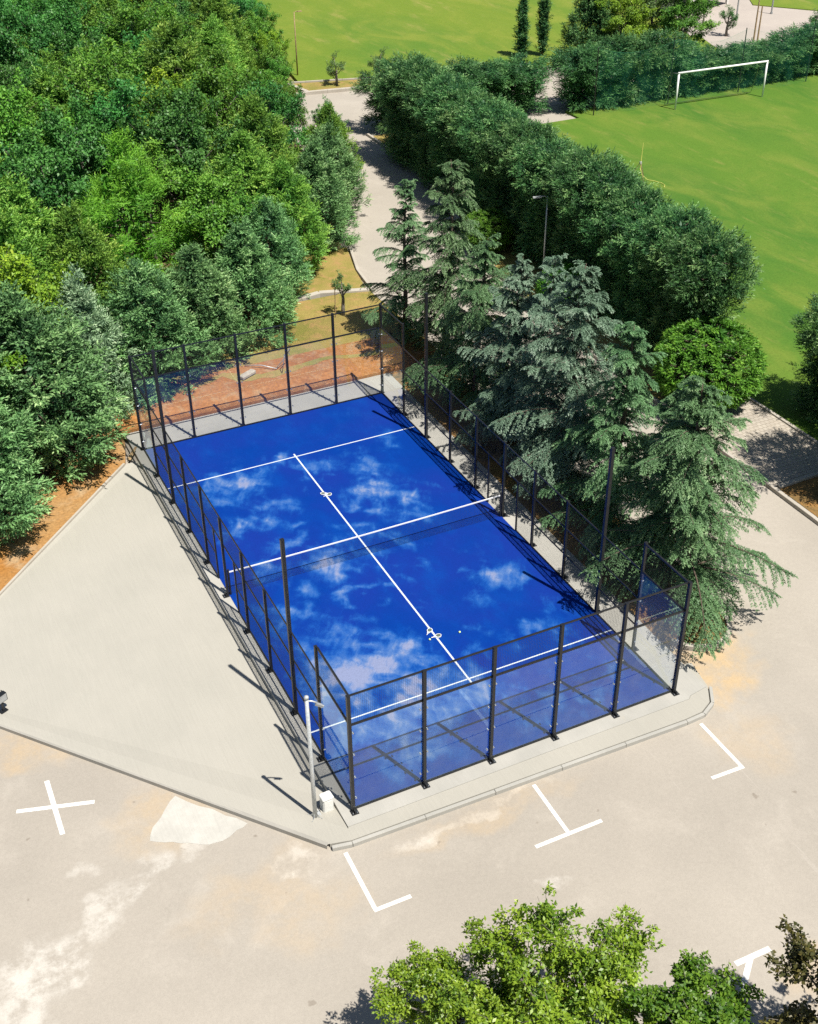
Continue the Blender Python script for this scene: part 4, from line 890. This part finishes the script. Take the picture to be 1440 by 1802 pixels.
# ------------------------------------------------------------------ the wood left of the court
random.seed(77); rsw = np.random.RandomState(77)
KIND = {
    'blue': ('blue green feathery cypress', 'cypress', 'cypress_tree'), 'silver': ('pale silvery conifer', 'conifer', 'silver_conifer'),
    'green': ('mid green feathery conifer', 'conifer', 'conifer_tree'), 'dark': ('dark glossy broadleaf tree', 'tree', 'broadleaf_tree'),
    'mid': ('fresh green broadleaf tree', 'tree', 'broadleaf_tree'), 'yellow': ('yellow green broadleaf tree', 'tree', 'broadleaf_tree'), 'pine': ('light green tufted pine', 'pine', 'pine_tree')}
WOOD = [  # x, y, height, kind, width factor
    (-14.4, 4.6, 6.2, 'blue', 1.0), (-11.6, 7.3, 6.0, 'blue', 1.1), (-8.7, 10.9, 6.7, 'blue', 1.22), (-6.0, 13.6, 6.0, 'silver', .8), (-3.4, 14.5, 5.6, 'blue', 1.05), (-.8, 15.8, 5.2, 'blue', 1.0), (1.9, 17.4, 5.4, 'blue', 1.0),
    (4.2, 20.6, 5.0, 'blue', .9), (6.2, 23.6, 5.4, 'green', .9), (8.9, 26.4, 5.4, 'blue', .95), (11.0, 29.7, 5.0, 'blue', .9), (12.4, 33.0, 4.9, 'green', .85), (13.6, 36.0, 4.3, 'dark', .72), (12.6, 40.4, 4.6, 'mid', .8), (13.6, 44.6, 4.6, 'mid', .8), (15.0, 48.8, 4.8, 'mid', .8), (16.4, 53.0, 4.6, 'yellow', .8), (17.6, 57.6, 5.0, 'mid', .8),
    (-11.5, 10.4, 6.6, 'yellow', 1.0), (-8.2, 15.2, 6.6, 'yellow', 1.0), (-4.9, 18.5, 6.6, 'green', .9), (-1.9, 22.2, 8.2, 'pine', 1.0), (2.0, 21.8, 6.2, 'mid', 1.0), (4.8, 25.4, 6.4, 'green', 1.0)]
poly_in = [(-15.5, 8), (-9.5, 13.2), (-5.0, 17.5), (0.5, 20.0), (4.5, 24.0), (7.8, 29.0), (10.0, 34.5), (10.8, 40.0), (12.2, 45), (14.0, 50.5), (16.4, 56), (18.8, 63), (21.0, 70), (21.0, 76), (11, 82), (3.5, 84), (-2, 70), (-8, 42), (-13, 20)]
def inside(x, y):
    c = False
    for (x0, y0), (x1, y1) in zip(poly_in, poly_in[1:]+poly_in[:1]):
        if (y0 > y) != (y1 > y) and x < (x1-x0)*(y-y0)/(y1-y0)+x0: c = not c
    return c
tries = 0
while tries < 9000:
    tries += 1
    x, y = random.uniform(-16, 22), random.uniform(8, 84)
    if not inside(x, y): continue
    if all((x-a[0])**2 + (y-a[1])**2 > (3.0 if a[3] != 'pine' else 3.6)**2 for a in WOOD):
        u_, v_ = proj(x, y, 7.0)
        nz = math.sin(x*.45+1.3)*math.cos(y*.23+.4) + random.uniform(-.5, .5)
        if u_ < 130 and v_ > 300: kd = random.choice(['yellow', 'green', 'yellow'])
        elif 60 < u_ < 420 and 190 < v_ < 420: kd = random.choice(['dark', 'dark', 'dark', 'mid'])
        elif v_ < 130 and u_ < 200: kd = random.choice(['dark', 'dark', 'mid'])
        elif u_ > 420 and v_ > 130: kd = random.choice(['mid', 'green', 'green', 'yellow', 'blue'])
        else: kd = random.choice(['mid', 'dark', 'mid', 'yellow', 'green'])
        WOOD.append((x, y, random.uniform(6.0, 8.6) - (1.6 if y > 60 else 0) - (1.2 if inside(x+2.5, y-1) is False else 0), kd, random.uniform(.9, 1.1)))
seen = []
for i, (x, y, h, kd, wf) in enumerate(WOOD):
    u_, v_ = proj(x, y, h)
    if u_ < -230 or v_ < -110: continue
    seen.append((u_, v_, i))
BANDS = [(-999, 0, 'at the top photo edge'), (0, 60, 'in the farthest row'), (60, 115, 'in the second farthest row'), (115, 170, 'in the third farthest row'), (170, 230, 'in the fourth farthest row'), (230, 295, 'in the fifth row back'),
         (295, 370, 'in the fourth row back'), (370, 450, 'in the third row back'), (450, 540, 'in the second row back'), (540, 9999, 'in the front row')]
where = {}
for lo, hi, nm in BANDS:
    row = sorted(q for q in seen if lo <= q[1] < hi)
    for r_, (u_, v_, i) in enumerate(row): where[i] = f'{ordw[r_]} from left {nm} of the wood'
for u_, v_, i in seen:
    x, y, h, kd, wf = WOOD[i]; desc, cat, nm = KIND[kd]; lb = f'{desc}, {where[i]}'
    if kd in ('blue', 'silver', 'green'):
        ms = CYP[i % 3]; s = h/6.2; mt = {'blue': None, 'silver': 'leaf_silver_conifer', 'green': 'leaf_green_cypress'}[kd]
        plant(nm, ms, (x, y, -.04), lb, cat, 'trees of the wood beside the court', None, s*wf*1.12, s, mt)
    elif kd == 'pine': plant(nm, PINE, (x, y, -.04), lb, cat, 'trees of the wood beside the court', .3, h/7.4, None)
    else:
        s = h/7.2; plant(nm, BROAD[i % 3], (x, y, -.04), lb, cat, 'trees of the wood beside the court', None, wf*min(1.08, s*1.05), s, {'dark': None, 'mid': 'leaf_mid_broad', 'yellow': 'leaf_yellow_broad'}[kd])
